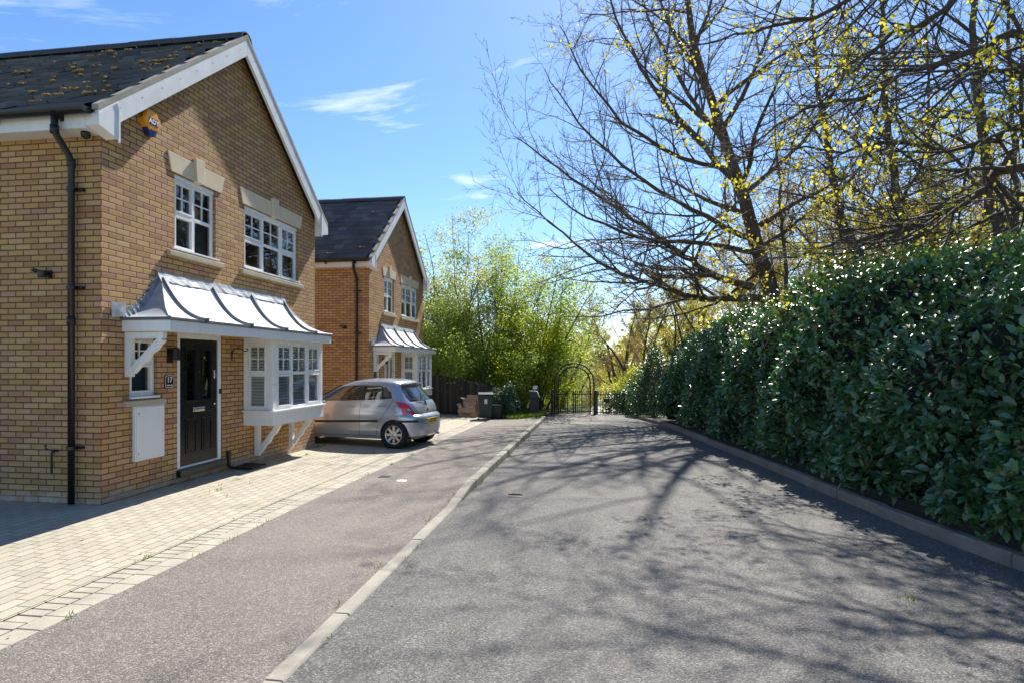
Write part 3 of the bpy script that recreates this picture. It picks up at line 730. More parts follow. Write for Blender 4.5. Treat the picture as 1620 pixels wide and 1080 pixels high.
    for k in range(nn): F += [(3 * k, 3 * k + 1, 3 * k + 4, 3 * k + 3), (3 * k + 1, 3 * k + 2, 3 * k + 5, 3 * k + 4)]
    mb.add(V, F)
    for sd in (0, 1):
        sg = -1 if sd == 0 else 1
        for k in range(9):
            o, z = cv((k + .3) / 9.0); y = hip(o)[sd]; 
            oa, za = cv(min(1, (k + 1.25) / 9.0)); ya = hip(oa)[sd]
            mb.add([(.006, y - sg * .03, z + .015), (.016, y + sg * .0, z + .10 + rf.uniform(0, .02)), (.010, ya + sg * .055, za + .10 + rf.uniform(0, .03)), (.022, ya - sg * .02, za + .0)], [(0, 1, 2, 3)])
        mb.add([(.03, Y(.34) if not sd else cyR - .04, 2.39), (.02, Y(.14) if not sd else cyR + .06, 2.36), (.012, Y(.13) if not sd else cyR + .06, 2.56), (.014, Y(.37) if not sd else cyR - .06, 2.57)], [(0, 1, 2, 3)])
    fl = mb.build('lead_flashing', MT['lead'], cano, fix=False); md = fl.modifiers.new('thickness', 'SOLIDIFY'); md.thickness = .006
    # --- timber brackets
    def bracket(y, z0, z1, reach, name, th=.085, scal=True, top=True):
        mb = MB(); m = lambda p, q, a: (p, a, q)
        mb.box(0.001, .085, y - th / 2, y + th / 2, z0, z1)
        if top: mb.box(.085, reach, y - th / 2 + .004, y + th / 2 - .004, z1 - .085, z1 - .001)
        e0 = Vector((.085, z0 + .07)); e1 = Vector((reach - .03, z1 - (.085 if top else .0))); dv = e1 - e0; nrm = Vector((-dv.y, dv.x)).normalized() * .045
        lo = []; up = []
        for k in range(17):
            t = k / 16; w = 1 + (.28 * math.sin(t * 6 * math.pi) if scal and .15 < t < .85 else 0)
            p = e0 + dv * t; lo.append(tuple(p - nrm * w)); up.append(tuple(p + nrm))
        mb.prism(lo + up[::-1], y - th / 2 + .008, y + th / 2 - .008, m)
        return mb.build(name, MT['white_paint'], root, bevel=.005)
    bracket(Y(.40), 1.60, 2.186, .56, 'canopy_bracket')
    # --- box bay window on brackets
    by0, by1, px_ = Y(2.95), Y(4.80), .56
    bay = MB(); P = .055
    for (x0, x1, y0, y1) in ((px_ - .09, px_, by0, by0 + .11), (px_ - .09, px_, by1 - .09, by1), (.002, .05, by0 + .001, by0 + .05), (.002, .05, by1 - .05, by1 - .001)):
        bay.box(x0, x1, y0, y1, .955, 2.22)
    bay.box(.002, px_ - .001, by0 + .002, by1 - .002, 2.135, 2.222)
    bw = bay.build('bay_window', MT['upvc'], root, bevel=.006)
    mb = MB(); mb.box(.0, px_ + .055, by0 - .05, by1 + .05, .925, .953); mb.build('bay_sill', MT['upvc'], bw, bevel=.005)
    mb = MB(); mb.box(.003, px_ + .012, by0 - .008, by1 + .008, .685, .923); mb.build('bay_apron', MT['white_paint'], bw, bevel=.005)
    window(lambda a, b, n: (px_ - .008 + n, a, b), by0 + .11, by1 - .09, .955, 2.135, [.34, .67], 1.60, 'bay_front_light', bw, blind='venetian')
    window(lambda a, b, n: (a, by0 + .010 - n, b), .05, px_ - .09, .955, 2.135, [], 1.60, 'bay_side_light', bw, blind='venetian')
    window(lambda a, b, n: (a, by1 - .010 + n, b), .05, px_ - .09, .955, 2.135, [], 1.60, 'bay_side_light', bw, blind='venetian')
    bracket(Y(3.32), .10, .683, .50, 'bay_bracket', top=False); bracket(Y(4.50), .10, .683, .50, 'bay_bracket', top=False)
    # --- fittings
    def walllamp(y, z):
        mb = MB(); mb.box(.0, .02, y - .05, y + .05, z - .12, z + .10); mb.tube([(.02, y, z + .05), (.09, y, z + .05)], .018, 8)
        mb.tube([(.10, y, z - .08), (.10, y, z + .08)], [.055, .06], 14); mb.tube([(.10, y, z + .08), (.10, y, z + .11)], [.068, .03], 14)
        mb.build('wall_lamp', MT['iron'], root)
    walllamp(Y(1.17), 1.90)
    mb = MB(); sx = -.74; sz = 2.90
    mb.box(sx - .045, sx + .045, -.03, -.001, sz - .05, sz + .05); mb.tube([(sx, -.03, sz), (sx, -.08, sz + .01)], .018, 8); mb.lathe([(.03, -.05), (.048, -.04), (.05, .02), (.055, .025), (.055, .035), (.02, .04)], 14, lambda x, y, z: (sx + x, -.10 + y, sz + z)); mb.tube([(sx - .03, -.09, sz + .02), (sx - .11, -.12, sz + .045)], [.02, .026], 10)
    mb.build('security_light', MT['black'], root, bevel=.008)
    if opts['main']:
        mb = MB(); z0, z1, y0, y1 = .47, 1.185, Y(.50), Y(1.00); mb.box(.0, .05, y0 - .015, y1 + .015, z0 - .015, z1 + .015)
        mbx = mb.build('meter_box', MT['upvc'], root, bevel=.008)
        mb = MB(); mb.box(.05, .062, y0, y1, z0, z1); mb.build('meter_box_door', MT['white_paint'], mbx, bevel=.006)
        mb = MB()
        for yy, zz in ((y1 - .04, .82), (y0 + .03, 1.10), (y0 + .03, .56)): mb.lathe([(.014, 0), (.01, .006)], 10, lambda x, y, z, yy=yy, zz=zz: (.062 + z, yy + x, zz + y))
        mb.build('lock_button', MT['chrome'], mbx)
        py, pz, q = Y(1.16), 1.515, .085
        octo = lambda k: [(-k + .022, -k), (k - .022, -k), (k, -k + .022), (k, k - .022), (k - .022, k), (-k + .022, k), (-k, k - .022), (-k, -k + .022)]
        mb = MB(); mb.prism(octo(.098), .0, .010, lambda p, z, x: (x, py + p, pz + z)); pl = mb.build('house_number', MT['black'], root)
        mb = MB(); o1 = octo(.088); o2 = octo(.080)
        mb.add([(.0125, py + p, pz + z) for p, z in o1] + [(.0125, py + p, pz + z) for p, z in o2], [(i, (i + 1) % 8, 8 + (i + 1) % 8, 8 + i) for i in range(8)]); mb.build('white_border', MT['label_white'], pl)
        text_mesh('17', .105, .001, MT['label_white'], 'digits', pl, (.0125, py, pz + .022), (R(90), 0, R(90)), .003)
        mb = MB(); mb.box(.010, .0125, py - .055, py - .008, pz - .062, pz - .046); mb.box(.010, .0125, py + .002, py + .056, pz - .062, pz - .046); mb.build('street_name', MT['label_white'], pl)
        # alarm box: six-sided bell box, orange over blue
        ay, az = Y(.74), 5.09
        hx = [(-.105, .165), (.06, .175), (.165, .03), (.10, -.095), (-.07, -.115), (-.155, .03)]
        orange = plain('orange_plastic', (.80, .33, .015), .4, var=.06); blue = plain('blue_plastic', (.012, .022, .14), .4)
        mb = MB(); n = 6
        V = [(.0, ay + p, az + q_) for p, q_ in hx] + [(.075, ay + p, az + q_) for p, q_ in hx] + [(.105, ay + p * .86, az + q_ * .86) for p, q_ in hx]
        mb.add(V, [(i, (i + 1) % n, n + (i + 1) % n, n + i) for i in range(n)] + [(n + i, n + (i + 1) % n, 2 * n + (i + 1) % n, 2 * n + i) for i in range(n)] + [tuple(range(2 * n, 3 * n))])
        al = mb.build('alarm_box', orange, root, bevel=.006)
        mb = MB(); mb.prism([(-.09, -.085), (.108, -.07), (.07, -.175), (-.045, -.185)], .0, .085, lambda p, z, x: (x, ay + p, az + z)); mb.build('strobe_cover', blue, al, bevel=.008)
        mb = MB(); mb.prism([(-.075, -.045), (.085, -.045), (.085, .055), (-.075, .055)], .1055, .109, lambda p, z, x: (x, ay + p, az + z)); lg = mb.build('logo_panel', blue, al)
        text_mesh('ADT', .088, .001, MT['label_white'], 'logo_letters', lg, (.111, ay + .005, az + .004), (R(90), 0, R(90)), .004)
        mb = MB()
        for k in range(6): mb.box(.02, .07, ay - .158 + k * .003, ay - .150 + k * .003, az + .01 + k * .018, az + .018 + k * .018)
        mb.build('louvre', plain('shaded_orange', (.5, .2, .01), .5), al)
        # camera under the soffit, hanging basket bracket, tap, drain pipe stub
        mb = MB(); mb.lathe([(.05, 0), (.055, -.03), (.045, -.065), (.02, -.085)], 16, lambda x, y, z: (-.10 + x, -.12 + y, 4.63 + z)); mb.build('soffit_sensor', MT['black'], root, smooth=True)
        mb = MB(); yb = Y(2.62); zb = 1.99
        arm = [(.004, yb, zb - .09), (.03, yb, zb + .02), (.10, yb + .0, zb + .045), (.18, yb, zb + .03), (.25, yb, zb - .01), (.29, yb, zb - .0), (.30, yb, zb + .03), (.275, yb, zb + .04), (.262, yb, zb + .022)]
        mb.tube(arm, .008, 6); mb.box(.0, .008, yb - .015, yb + .015, zb - .16, zb + .01); mb.build('basket_bracket', MT['iron'], root)
        mb = MB(); tx, tz = -.62, .62
        mb.tube([(tx, 0, tz + .05), (tx, -.07, tz + .05)], .014, 8); mb.tube([(tx, -.07, tz + .06), (tx, -.085, tz + .02), (tx, -.085, tz - .22)], .013, 8); mb.tube([(tx - .1, -.07, tz + .08), (tx, -.07, tz + .06), (tx + .04, -.07, tz + .065)], .010, 6); mb.tube([(tx - .1, -.07, tz + .08), (tx - .11, -.07, tz + .13)], .009, 6)
        mb.build('garden_tap', MT['iron'], root)
        mb = MB(); yb = Y(2.50); mb.tube([(.035, yb, .25), (.035, yb, .06), (.09, yb, .02)], .03, 10); mb.tube([(.035, yb, .22), (.035, yb, .30)], .038, 10); mb.build('waste_pipe', MT['black'], root)
        mb = MB(); 
        for k in range(7): mb.box(.04, .40, Y(2.60) + k * .05, Y(2.60) + k * .05 + .025, -.005, .012)
        mb.box(.02, .42, Y(2.57), Y(2.60), -.01, .02); mb.box(.02, .42, Y(2.60) + .36, Y(2.60) + .39, -.01, .02); mb.build('drain_grating', MT['iron'], root)
    return root
house((-6.135, 6.405, 0), 5.56, 'near brick house with a black front door, number 17 plate and orange alarm box', dict(main=True, moss=85, seed=21, door='black_gloss'))
MT['pale_door'] = plain('pale_grey_door_paint', (.55, .55, .52), .3)
house((-6.55, 16.06, -.06), 5.34, 'farther brick house with a pale front door, behind the silver hatchback', dict(main=False, moss=14, seed=33, door='pale_door'))
# ------------------------------------------------------------------ parked car
def make_car(loc, rz, scale):
    root = empty('parked_car', loc, rz); root.scale = (scale, scale, scale * 1.025)
    tag(root, 'small silver five door hatchback parked nose-in between the two brick houses', 'car')
    pm = NT('silver_car_paint'); pm.set(Base_Color=(.44, .46, .49), Metallic=.5, Roughness=.24)
    pm.bsdf.inputs['Coat Weight'].default_value = .8; pm.bsdf.inputs['Coat Roughness'].default_value = .05
    paint = pm.mat
    trim = plain('black_car_trim', (.014, .014, .015), .45, var=.2); tyre = plain('tyre_rubber', (.017, .017, .018), .8, var=.3, scale=30)
    alloy = plain('silver_alloy', (.62, .62, .63), .28, metal=.8, var=.04); dark = plain('wheel_well_dark', (.008, .008, .008), .9)
    seam = plain('panel_gap', (.02, .02, .022), .6)
    red = NT('red_tail_lamp'); red.set(Base_Color=(.62, .010, .015), Roughness=.08); red.bsdf.inputs['Coat Weight'].default_value = 1; red = red.mat
    smoke = plain('smoked_lamp_lens', (.10, .055, .05), .1, coat=1); clear = plain('clear_lamp_lens', (.45, .36, .33), .12, coat=1)
    yellow = plain('yellow_number_plate', (.78, .46, .015), .4, var=.04)
    #      z    front  rear  halfw  n
    PR = [(.19, -1.78, 1.74, .76, 6), (.26, -1.84, 1.84, .81, 6), (.38, -1.875, 1.872, .838, 6), (.55, -1.865, 1.875, .8475, 6), (.665, -1.82, 1.868, .846, 6), (.70, -1.79, 1.845, .845, 6),
          (.735, -1.74, 1.775, .843, 6), (.80, -1.66, 1.765, .836, 6), (.90, -1.38, 1.735, .820, 6), (.985, -1.02, 1.695, .796, 5.5), (1.05, -.88, 1.640, .768, 5.2), (1.15, -.68, 1.550, .732, 5), (1.25, -.49, 1.462, .695, 5),
          (1.35, -.28, 1.375, .655, 5), (1.42, -.10, 1.325, .618, 4.8), (1.465, .05, 1.25, .575, 4.3), (1.495, .20, 1.10, .50, 3.6), (1.515, .33, .92, .38, 3), (1.525, .45, .75, .20, 2.4), (1.527, .55, .62, .03, 2)]
    def P(z):
        if z <= PR[0][0]: return PR[0][1:]
        for a, b in zip(PR, PR[1:]):
            if z <= b[0]:
                t = (z - a[0]) / (b[0] - a[0]); return tuple(p + (q - p) * t for p, q in zip(a[1:], b[1:]))
        return PR[-1][1:]
    def side_y(x, z):
        f, r, w, n = P(z); xc = (f + r) / 2; a = (r - f) / 2; t = min(1, abs((x - xc) / a)); return w * max(0, 1 - t ** n) ** (1 / n)
    def rear_x(y, z):
        f, r, w, n = P(z); xc = (f + r) / 2; a = (r - f) / 2; t = min(1, abs(y / w)); return xc + a * max(0, 1 - t ** n) ** (1 / n)
    # body
    zs = []
    for a, b in zip(PR, PR[1:]):
        k = 3 if b[0] - a[0] > .05 else 2
        zs += [a[0] + (b[0] - a[0]) * i / k for i in range(k)]
    zs.append(PR[-1][0]); K = 120; V = []; F = []
    for z in zs:
        f, r, w, n = P(z); xc = (f + r) / 2; a = (r - f) / 2
        for j in range(K):
            t = 2 * math.pi * j / K; c, s_ = math.cos(t), math.sin(t); e = 2 / n
            V.append((xc + a * math.copysign(abs(c) ** e, c), w * math.copysign(abs(s_) ** e, s_), z))
    for i in range(len(zs) - 1):
        for j in range(K): F.append((i * K + j, i * K + (j + 1) % K, (i + 1) * K + (j + 1) % K, (i + 1) * K + j))
    F += [tuple(range(K - 1, -1, -1)), tuple((len(zs) - 1) * K + j for j in range(K))]
    mb = MB(); mb.add(V, F)
    V2 = []; F2 = []; zi = [z for z in zs if .26 < z < 1.47]
    for z in zi:
        f, r, w, n = P(z); th = .035 + .03 * ss(1.38, 1.47, z); f += th; r -= th; w -= th; xc = (f + r) / 2; a = (r - f) / 2
        for j in range(K):
            t = 2 * math.pi * j / K; c, s_ = math.cos(t), math.sin(t); e = 2 / n
            V2.append((xc + a * math.copysign(abs(c) ** e, c), w * math.copysign(abs(s_) ** e, s_), z))
    for i in range(len(zi) - 1):
        for j in range(K): F2.append((i * K + j, (i + 1) * K + j, (i + 1) * K + (j + 1) % K, i * K + (j + 1) % K))
    F2 += [tuple(range(K)), tuple((len(zi) - 1) * K + j for j in range(K - 1, -1, -1))]
    mb.add(V2, F2); body = mb.build('body', paint, root, fix=False)
    WX = (-1.16, 1.30); WR = .298; WY = .735
    cuts = []
    for x in WX:
        c_ = MB(); c_.lathe([(.335, -1), (.335, 1)], 48, lambda p, q, z, x=x: (x + p, z, .30 + q)); cuts.append(c_)
    # windows are real openings
    FW = [(-.72, 1.005), (.40, 1.045), (.36, 1.37), (.18, 1.375), (-.12, 1.345), (-.30, 1.275), (-.52, 1.15)]
    RW = [(.50, 1.048), (1.06, 1.075), (1.22, 1.10), (1.17, 1.22), (1.02, 1.345), (.85, 1.375), (.46, 1.375)]
    for w in (FW, RW): c_ = MB(); c_.prism(w, -1, 1, lambda p, q, a: (p, a, q)); cuts.append(c_)
    BW = [(-.60, 1.015), (.60, 1.015), (.595, 1.10), (.545, 1.30), (.47, 1.375), (-.47, 1.375), (-.545, 1.30), (-.595, 1.10)]
    c_ = MB(); c_.prism(BW, 1.24, 2.2, lambda p, q, a: (a, p, q)); cuts.append(c_)
    SW = [(-.66, 1.0), (.66, 1.0), (.52, 1.38), (-.52, 1.38)]
    c_ = MB(); c_.prism(SW, -1.2, -.2, lambda p, q, a: (a, p, q)); cuts.append(c_)
    cos = [c_.build('cutter', dark, root) for c_ in cuts]
    for co in cos:
        bo = body.modifiers.new('cut', 'BOOLEAN'); bo.object = co; bo.operation = 'DIFFERENCE'; bo.solver = 'EXACT'
    bpy.context.view_layer.update()
    me = bpy.data.meshes.new_from_object(body.evaluated_get(bpy.context.evaluated_depsgraph_get()))
    body.modifiers.clear(); body.data = me; me.name = 'body'; me.materials.clear(); me.materials.append(paint)
    for co in cos: bpy.data.objects.remove(co)
    for p in me.polygons: p.use_smooth = True
    me.set_sharp_from_angle(angle=R(32))
    # glass and surface strips follow the skin
    def patch(name, poly, m3, mat, par=root, off=.0, sub=6):
        """fan of a convex outline subdivided and laid on the skin by m3(p,q)->xyz"""
        bm = bmesh.new(); vs = [bm.verts.new((p, q, 0)) for p, q in poly]; bm.faces.new(vs)
        bmesh.ops.triangulate(bm, faces=bm.faces); bmesh.ops.subdivide_edges(bm, edges=bm.edges, cuts=sub, use_grid_fill=True)
        b = MB(); b.add([m3(v.co.x, v.co.y) for v in bm.verts], [tuple(v.index for v in f.verts) for f in bm.faces]); bm.free()
        return b.build(name, mat, par, smooth=True)
    near = lambda o: (lambda p, q: (p, -side_y(p, q) - o, q)); far = lambda o: (lambda p, q: (p, side_y(p, q) + o, q)); rear = lambda o: (lambda p, q: (rear_x(p, q) + o, p, q))
    def grow(poly, k):
        cx = sum(p for p, q in poly) / len(poly); cz = sum(q for p, q in poly) / len(poly)
        return [(cx + (p - cx) * (1 + k / max(.01, abs(p - cx))), cz + (q - cz) * (1 + k / max(.01, abs(q - cz)))) for p, q in poly]
    for m_, nm in ((near, 'near'), (far, 'far')):
        patch('side_window', FW, m_(-.012), MT['car_glass']); patch('side_window', RW, m_(-.012), MT['car_glass'])
        patch('window_pillar', [(.37, 1.046), (.53, 1.048), (.48, 1.378), (.345, 1.375)], m_(.002), trim, sub=3)
        patch('quarter_light_bar', [(.965, 1.065), (1.005, 1.07), (.935, 1.365), (.905, 1.37)], m_(-.006), trim, sub=3)
    patch('rear_window', BW, rear(-.012), MT['car_glass'])
    wsb = MB(); wsb.add([(-.98, -.70, 1.0), (-.98, .70, 1.0), (-.24, .52, 1.37), (-.24, -.52, 1.37)], [(0, 1, 2, 3)]); wsb.build('windscreen', MT['car_glass'], root)
    def line(name, pts, m3, w, mat, par=root, h=.002):
        b = MB(); V = []; n = len(pts)
        for i, (p, q) in enumerate(pts):
            a = pts[max(0, i - 1)]; c = pts[min(n - 1, i + 1)]; dx, dz = c[0] - a[0], c[1] - a[1]; l = math.hypot(dx, dz) or 1
            nx, nz = -dz / l * w / 2, dx / l * w / 2; V += [m3(p + nx, q + nz), m3(p - nx, q - nz)]
        b.add(V, [(2 * i, 2 * i + 1, 2 * i + 3, 2 * i + 2) for i in range(n - 1)]); return b.build(name, mat, par)
    def dense(pts, k=8):
        out = []
        for a, b in zip(pts, pts[1:]): out += [(a[0] + (b[0] - a[0]) * i / k, a[1] + (b[1] - a[1]) * i / k) for i in range(k)]
        return out + [pts[-1]]
    arch = [(1.30 - .40 * math.cos(R(a)), .30 + .40 * math.sin(R(a))) for a in range(5, 66, 6)]
    for m_ in (near, far):
        line('door_seam', dense([(.435, .27), (.445, .6), (.455, 1.04)]), m_(.0015), .009, seam)
        line('door_seam', dense([(-.78, .27), (-.80, .6), (-.74, .99)]), m_(.0015), .009, seam)
        line('door_seam', dense([(1.255, 1.10), (1.22, .98), (1.12, .84)]) + dense([(1.10, .80), (.97, .62), (.90, .45), (.86, .27)]), m_(.0015), .009, seam)
        line('sill_seam', dense([(-.78, .265), (.86, .265)], 16), m_(.0015), .009, seam)
        b = MB(); V = []; st = dense([(-.76, .555), (-.2, .565), (.42, .583), (.92, .60)], 6)
        for p, q in st: y = side_y(p, q); sg = -1 if m_ is near else 1; V += [(p, sg * (y - .002), q - .026), (p, sg * (y + .014), q - .02), (p, sg * (y + .014), q + .02), (p, sg * (y - .002), q + .026)]
        b.add(V, [(4 * i + k, 4 * i + (k + 1) % 4, 4 * i + 4 + (k + 1) % 4, 4 * i + 4 + k) for i in range(len(st) - 1) for k in range(4)] + [(0, 1, 2, 3), tuple(4 * (len(st) - 1) + k for k in (3, 2, 1, 0))])
        b.build('side_moulding', trim, root)
        sg = -1 if m_ is near else 1
        for hx, hz in ((.20, .905), (1.00, .935)):
            y = side_y(hx, hz); b = MB(); b.tube([(hx - .09, sg * (y + .004), hz), (hx - .07, sg * (y + .030), hz + .002), (hx + .07, sg * (y + .030), hz + .004), (hx + .09, sg * (y + .004), hz + .004)], .014, 8)
            b.build('door_handle', paint, root, smooth=True); b = MB(); b.lathe([(.045, 0), (.035, -.003)], 14, lambda p, q, z, hx=hx, hz=hz, y=y: (hx + p * 1.3, sg * (y + .003 + z), hz + q * .7)); b.build('handle_recess', paint, root, smooth=True)
        # mirror
        b = MB(); mx_, mz_ = -.60, 1.055; y = side_y(mx_, mz_)
        b.tube([(mx_ - .11, sg * (y + .10), mz_), (mx_ - .08, sg * (y + .12), mz_), (mx_ - .02, sg * (y + .125), mz_), (mx_ + .01, sg * (y + .12), mz_)], [.05, .085, .095, .085], 14); b.tube([(mx_ - .04, sg * (y - .02), mz_ - .06), (mx_ - .04, sg * (y + .08), mz_ - .04)], .03, 8)
        b.build('door_mirror', paint, root, smooth=True)
    b = MB(); fc = [(1.36 + .075 * math.cos(R(a)), .865 + .075 * math.sin(R(a))) for a in range(0, 361, 15)]; line('fuel_flap', fc, near(.0015), .006, seam)
    # tail lamps wrap the corner
    for sg in (-1, 1):
        def wrap(u, v, o=.012):
            # u along the outline from the side (0) round the corner to the back (1)
            f, r, w, n = P(v); xc = (f + r) / 2; a = (r - f) / 2; t = R(66 - 44 * u); c, s_ = math.cos(t), math.sin(t); e = 2 / n
            k = 1 + o; return (xc + (a + o) * c ** e, sg * (w + o) * s_ ** e, v)
        def lamp(name, poly, mat, o): return patch(name, poly, lambda p, q: wrap(p, q, o), mat, sub=8)
        tl = lamp('tail_lamp', [(.30, .745), (1.0, .745), (.92, .80), (.72, .93), (.42, 1.0), (.02, 1.03), (.10, .95), (.25, .84)], red, .012)
        ins = lamp('lamp_lens', [(.50, .775), (.84, .775), (.74, .86), (.52, .90)], smoke, .018); ins.parent = tl
        ins = lamp('lamp_lens', [(.52, .825), (.73, .825), (.66, .875), (.54, .885)], clear, .021); ins.parent = tl
        # bumper rubbing strip and mud flap
        def wrp(u, v): return wrap(u, v, .006)
        b = MB(); V = []
        for i in range(11):
            u = -.05 + 1.0 * i / 10; V += [wrap(u, .572, .0), wrap(u, .580, .012), wrap(u, .612, .012), wrap(u, .62, .0)]
        b.add(V, [(4 * i + k, 4 * i + (k + 1) % 4, 4 * i + 4 + (k + 1) % 4, 4 * i + 4 + k) for i in range(10) for k in range(4)] + [(0, 1, 2, 3), (43, 42, 41, 40)]); b.build('bumper_strip', trim, root)
        b = MB(); b.box(1.60, 1.63, sg * .62, sg * .80, .16, .36); b.build('mud_flap', trim, root)
    # tailgate seams, wiper, spoiler, badge, handle, plate
    line('tailgate_seam', dense([(-.60, .985), (-.575, .90), (-.52, .80), (-.47, .725), (.47, .725), (.52, .80), (.575, .90), (.60, .985)]), rear(.002), .011, seam)
    b = MB(); ys = rng(-.52, .52, 16)
    V = []
    for y in ys:
        x = rear_x(y, 1.40); V += [(x - .16, y, 1.452 - .05 * abs(y)), (x + .085, y * .98, 1.435 - .05 * abs(y)), (x + .09, y * .98, 1.418 - .05 * abs(y)), (x - .05, y, 1.395 - .04 * abs(y))]
    b.add(V, [(4 * i + k, 4 * i + (k + 1) % 4, 4 * i + 4 + (k + 1) % 4, 4 * i + 4 + k) for i in range(16) for k in range(4)] + [(0, 1, 2, 3), (67, 66, 65, 64)])
    sp = b.build('roof_spoiler', paint, root, smooth=True); sp.data.set_sharp_from_angle(angle=R(40))
    b = MB(); b.tube([(rear_x(.0, 1.0) + .02, .02, .985), (rear_x(0, 1.0) + .035, -.02, 1.01), (rear_x(-.35, 1.03) + .022, -.40, 1.045)], [.022, .014, .008], 8); b.tube([(rear_x(-.1, 1.05) + .012, -.08, 1.045), (rear_x(-.5, 1.06) + .012, -.52, 1.07)], .008, 6); b.build('rear_wiper', trim, root)
    b = MB(); b.lathe([(.045, 0), (.05, .006), (.03, .010)], 20, lambda p, q, z: (rear_x(0, .93) + z, p * 1.25, .93 + q)); b.build('badge', alloy, root)
    b = MB(); b.lathe([(.016, 0), (.014, .012)], 10, lambda p, q, z: (rear_x(0, .83) + z, p, .835 + q)); b.tube([(rear_x(0, .8) + .01, 0, .82), (rear_x(0, .8) + .012, 0, .785)], .012, 6); b.build('boot_lock', trim, root)
    pz = .575; pxr = rear_x(.26, pz)
    b = MB(); b.prism([(-.26, pz - .056), (.26, pz - .056), (.26, pz + .056), (-.26, pz + .056)], pxr + .005, pxr + .022, lambda p, q, a: (a, p, q)); pl = b.build('number_plate', yellow, root, bevel=.006)
    text_mesh('LC07 BFZ', .105, .0005, MT['black'], 'registration', pl, (pxr + .0235, 0, pz), (R(90), 0, R(90)), .003)
    b = MB(); b.tube([(1.70, .45, .235), (1.86, .45, .225)], .03, 12); b.build('exhaust_pipe', alloy, root)
    b = MB(); b.tube([(.95, 0, 1.525), (1.05, 0, 1.62)], .006, 5); b.build('aerial', trim, root)
    # inside: floor, wheel wells, seats
    b = MB(); b.box(-1.6, 1.66, -.70, .70, .20, .26); b.box(-1.6, -.75, -.70, .70, .26, .90); b.box(1.0, 1.60, -.60, .60, .26, .85); b.build('cabin_floor', dark, root)
    b = MB()
    for x in WX:
        for sg in (-1, 1): b.lathe([(.342, 0), (.342, .26), (.02, .26)], 28, lambda p, q, z, x=x, sg=sg: (x + p, sg * (.80 - z), .30 + q))
    b.build('wheel_well', dark, root, fix=False)
    seatm = plain('grey_seat_cloth', (.05, .05, .055), .9)
    for x in (-.05, .88):
        for y in (-.36, .36):
            b = MB(); b.box(x - .40, x + .08, y - .23, y + .23, .45, .62); b.prism([(x - .02, .6), (x + .12, .6), (x + .27, 1.12), (x + .17, 1.12)], y - .22, y + .22, lambda p, q, a: (p, a, q)); b.box(x + .20, x + .30, y - .12, y + .12, 1.13, 1.30)
            b.build('seat', seatm, root, bevel=.05, seg=3)
    b = MB(); b.tube([(-.48 + .03 * math.sin(R(a)), .36 + .18 * math.cos(R(a)), .98 + .18 * math.sin(R(a))) for a in range(0, 361, 20)], .015, 6); b.box(-1.0, -.62, -.66, .66, .80, .98); b.build('dashboard', dark, root)
    # wheels
    for x in WX:
        for sg in (-1, 1):
            m = lambda p, q, z, x=x, sg=sg: (x + p, sg * (WY + z), WR + q)
            b = MB(); b.lathe([(.20, -.09), (.265, -.09), (.290, -.075), (.298, -.05), (.298, .05), (.290, .078), (.268, .092), (.212, .092), (.205, .07), (.2, .05)], 44, m)
            w = b.build('wheel', tyre, root, smooth=True); w.data.set_sharp_from_angle(angle=R(35))
            b = MB(); n = 44
            prof = [(.212, .088), (.204, .094), (.192, .088), (.186, .04), (.186, -.05)]
            b2 = [(r * math.cos(2 * math.pi * j / n), r * math.sin(2 * math.pi * j / n), z) for r, z in prof for j in range(n)]
            b.add([m(*p) for p in b2], [(i * n + j, i * n + (j + 1) % n, (i + 1) * n + (j + 1) % n, (i + 1) * n + j) for i in range(4) for j in range(n)])
            for k in range(8):
                a = 2 * math.pi * k / 8; c, s_ = math.cos(a), math.sin(a)
                def sp_(r, t, z): return m(r * c - t * s_, r * s_ + t * c, z)
                b.add([sp_(.03, -.024, .070), sp_(.03, .024, .070), sp_(.19, .030, .078), sp_(.19, -.030, .078), sp_(.03, -.024, .04), sp_(.03, .024, .04), sp_(.19, .036, .045), sp_(.19, -.036, .045)],
                      [(0, 1, 2, 3), (0, 3, 7, 4), (1, 5, 6, 2), (3, 2, 6, 7), (0, 4, 5, 1)])
            b.lathe([(.05, .04), (.05, .076), (.035, .082)], 18, m)
            rm_ = b.build('rim', alloy, w, fix=False); rm_.data.shade_smooth(); rm_.data.set_sharp_from_angle(angle=R(30))
            b = MB(); b.lathe([(.186, .01), (.12, .012), (.02, .012)], 28, m); b.build('brake_disc', dark, w)
    return root
make_car((-5.50, 13.04, ground(-5.6, 12.6) - .0), R(-8), .97)
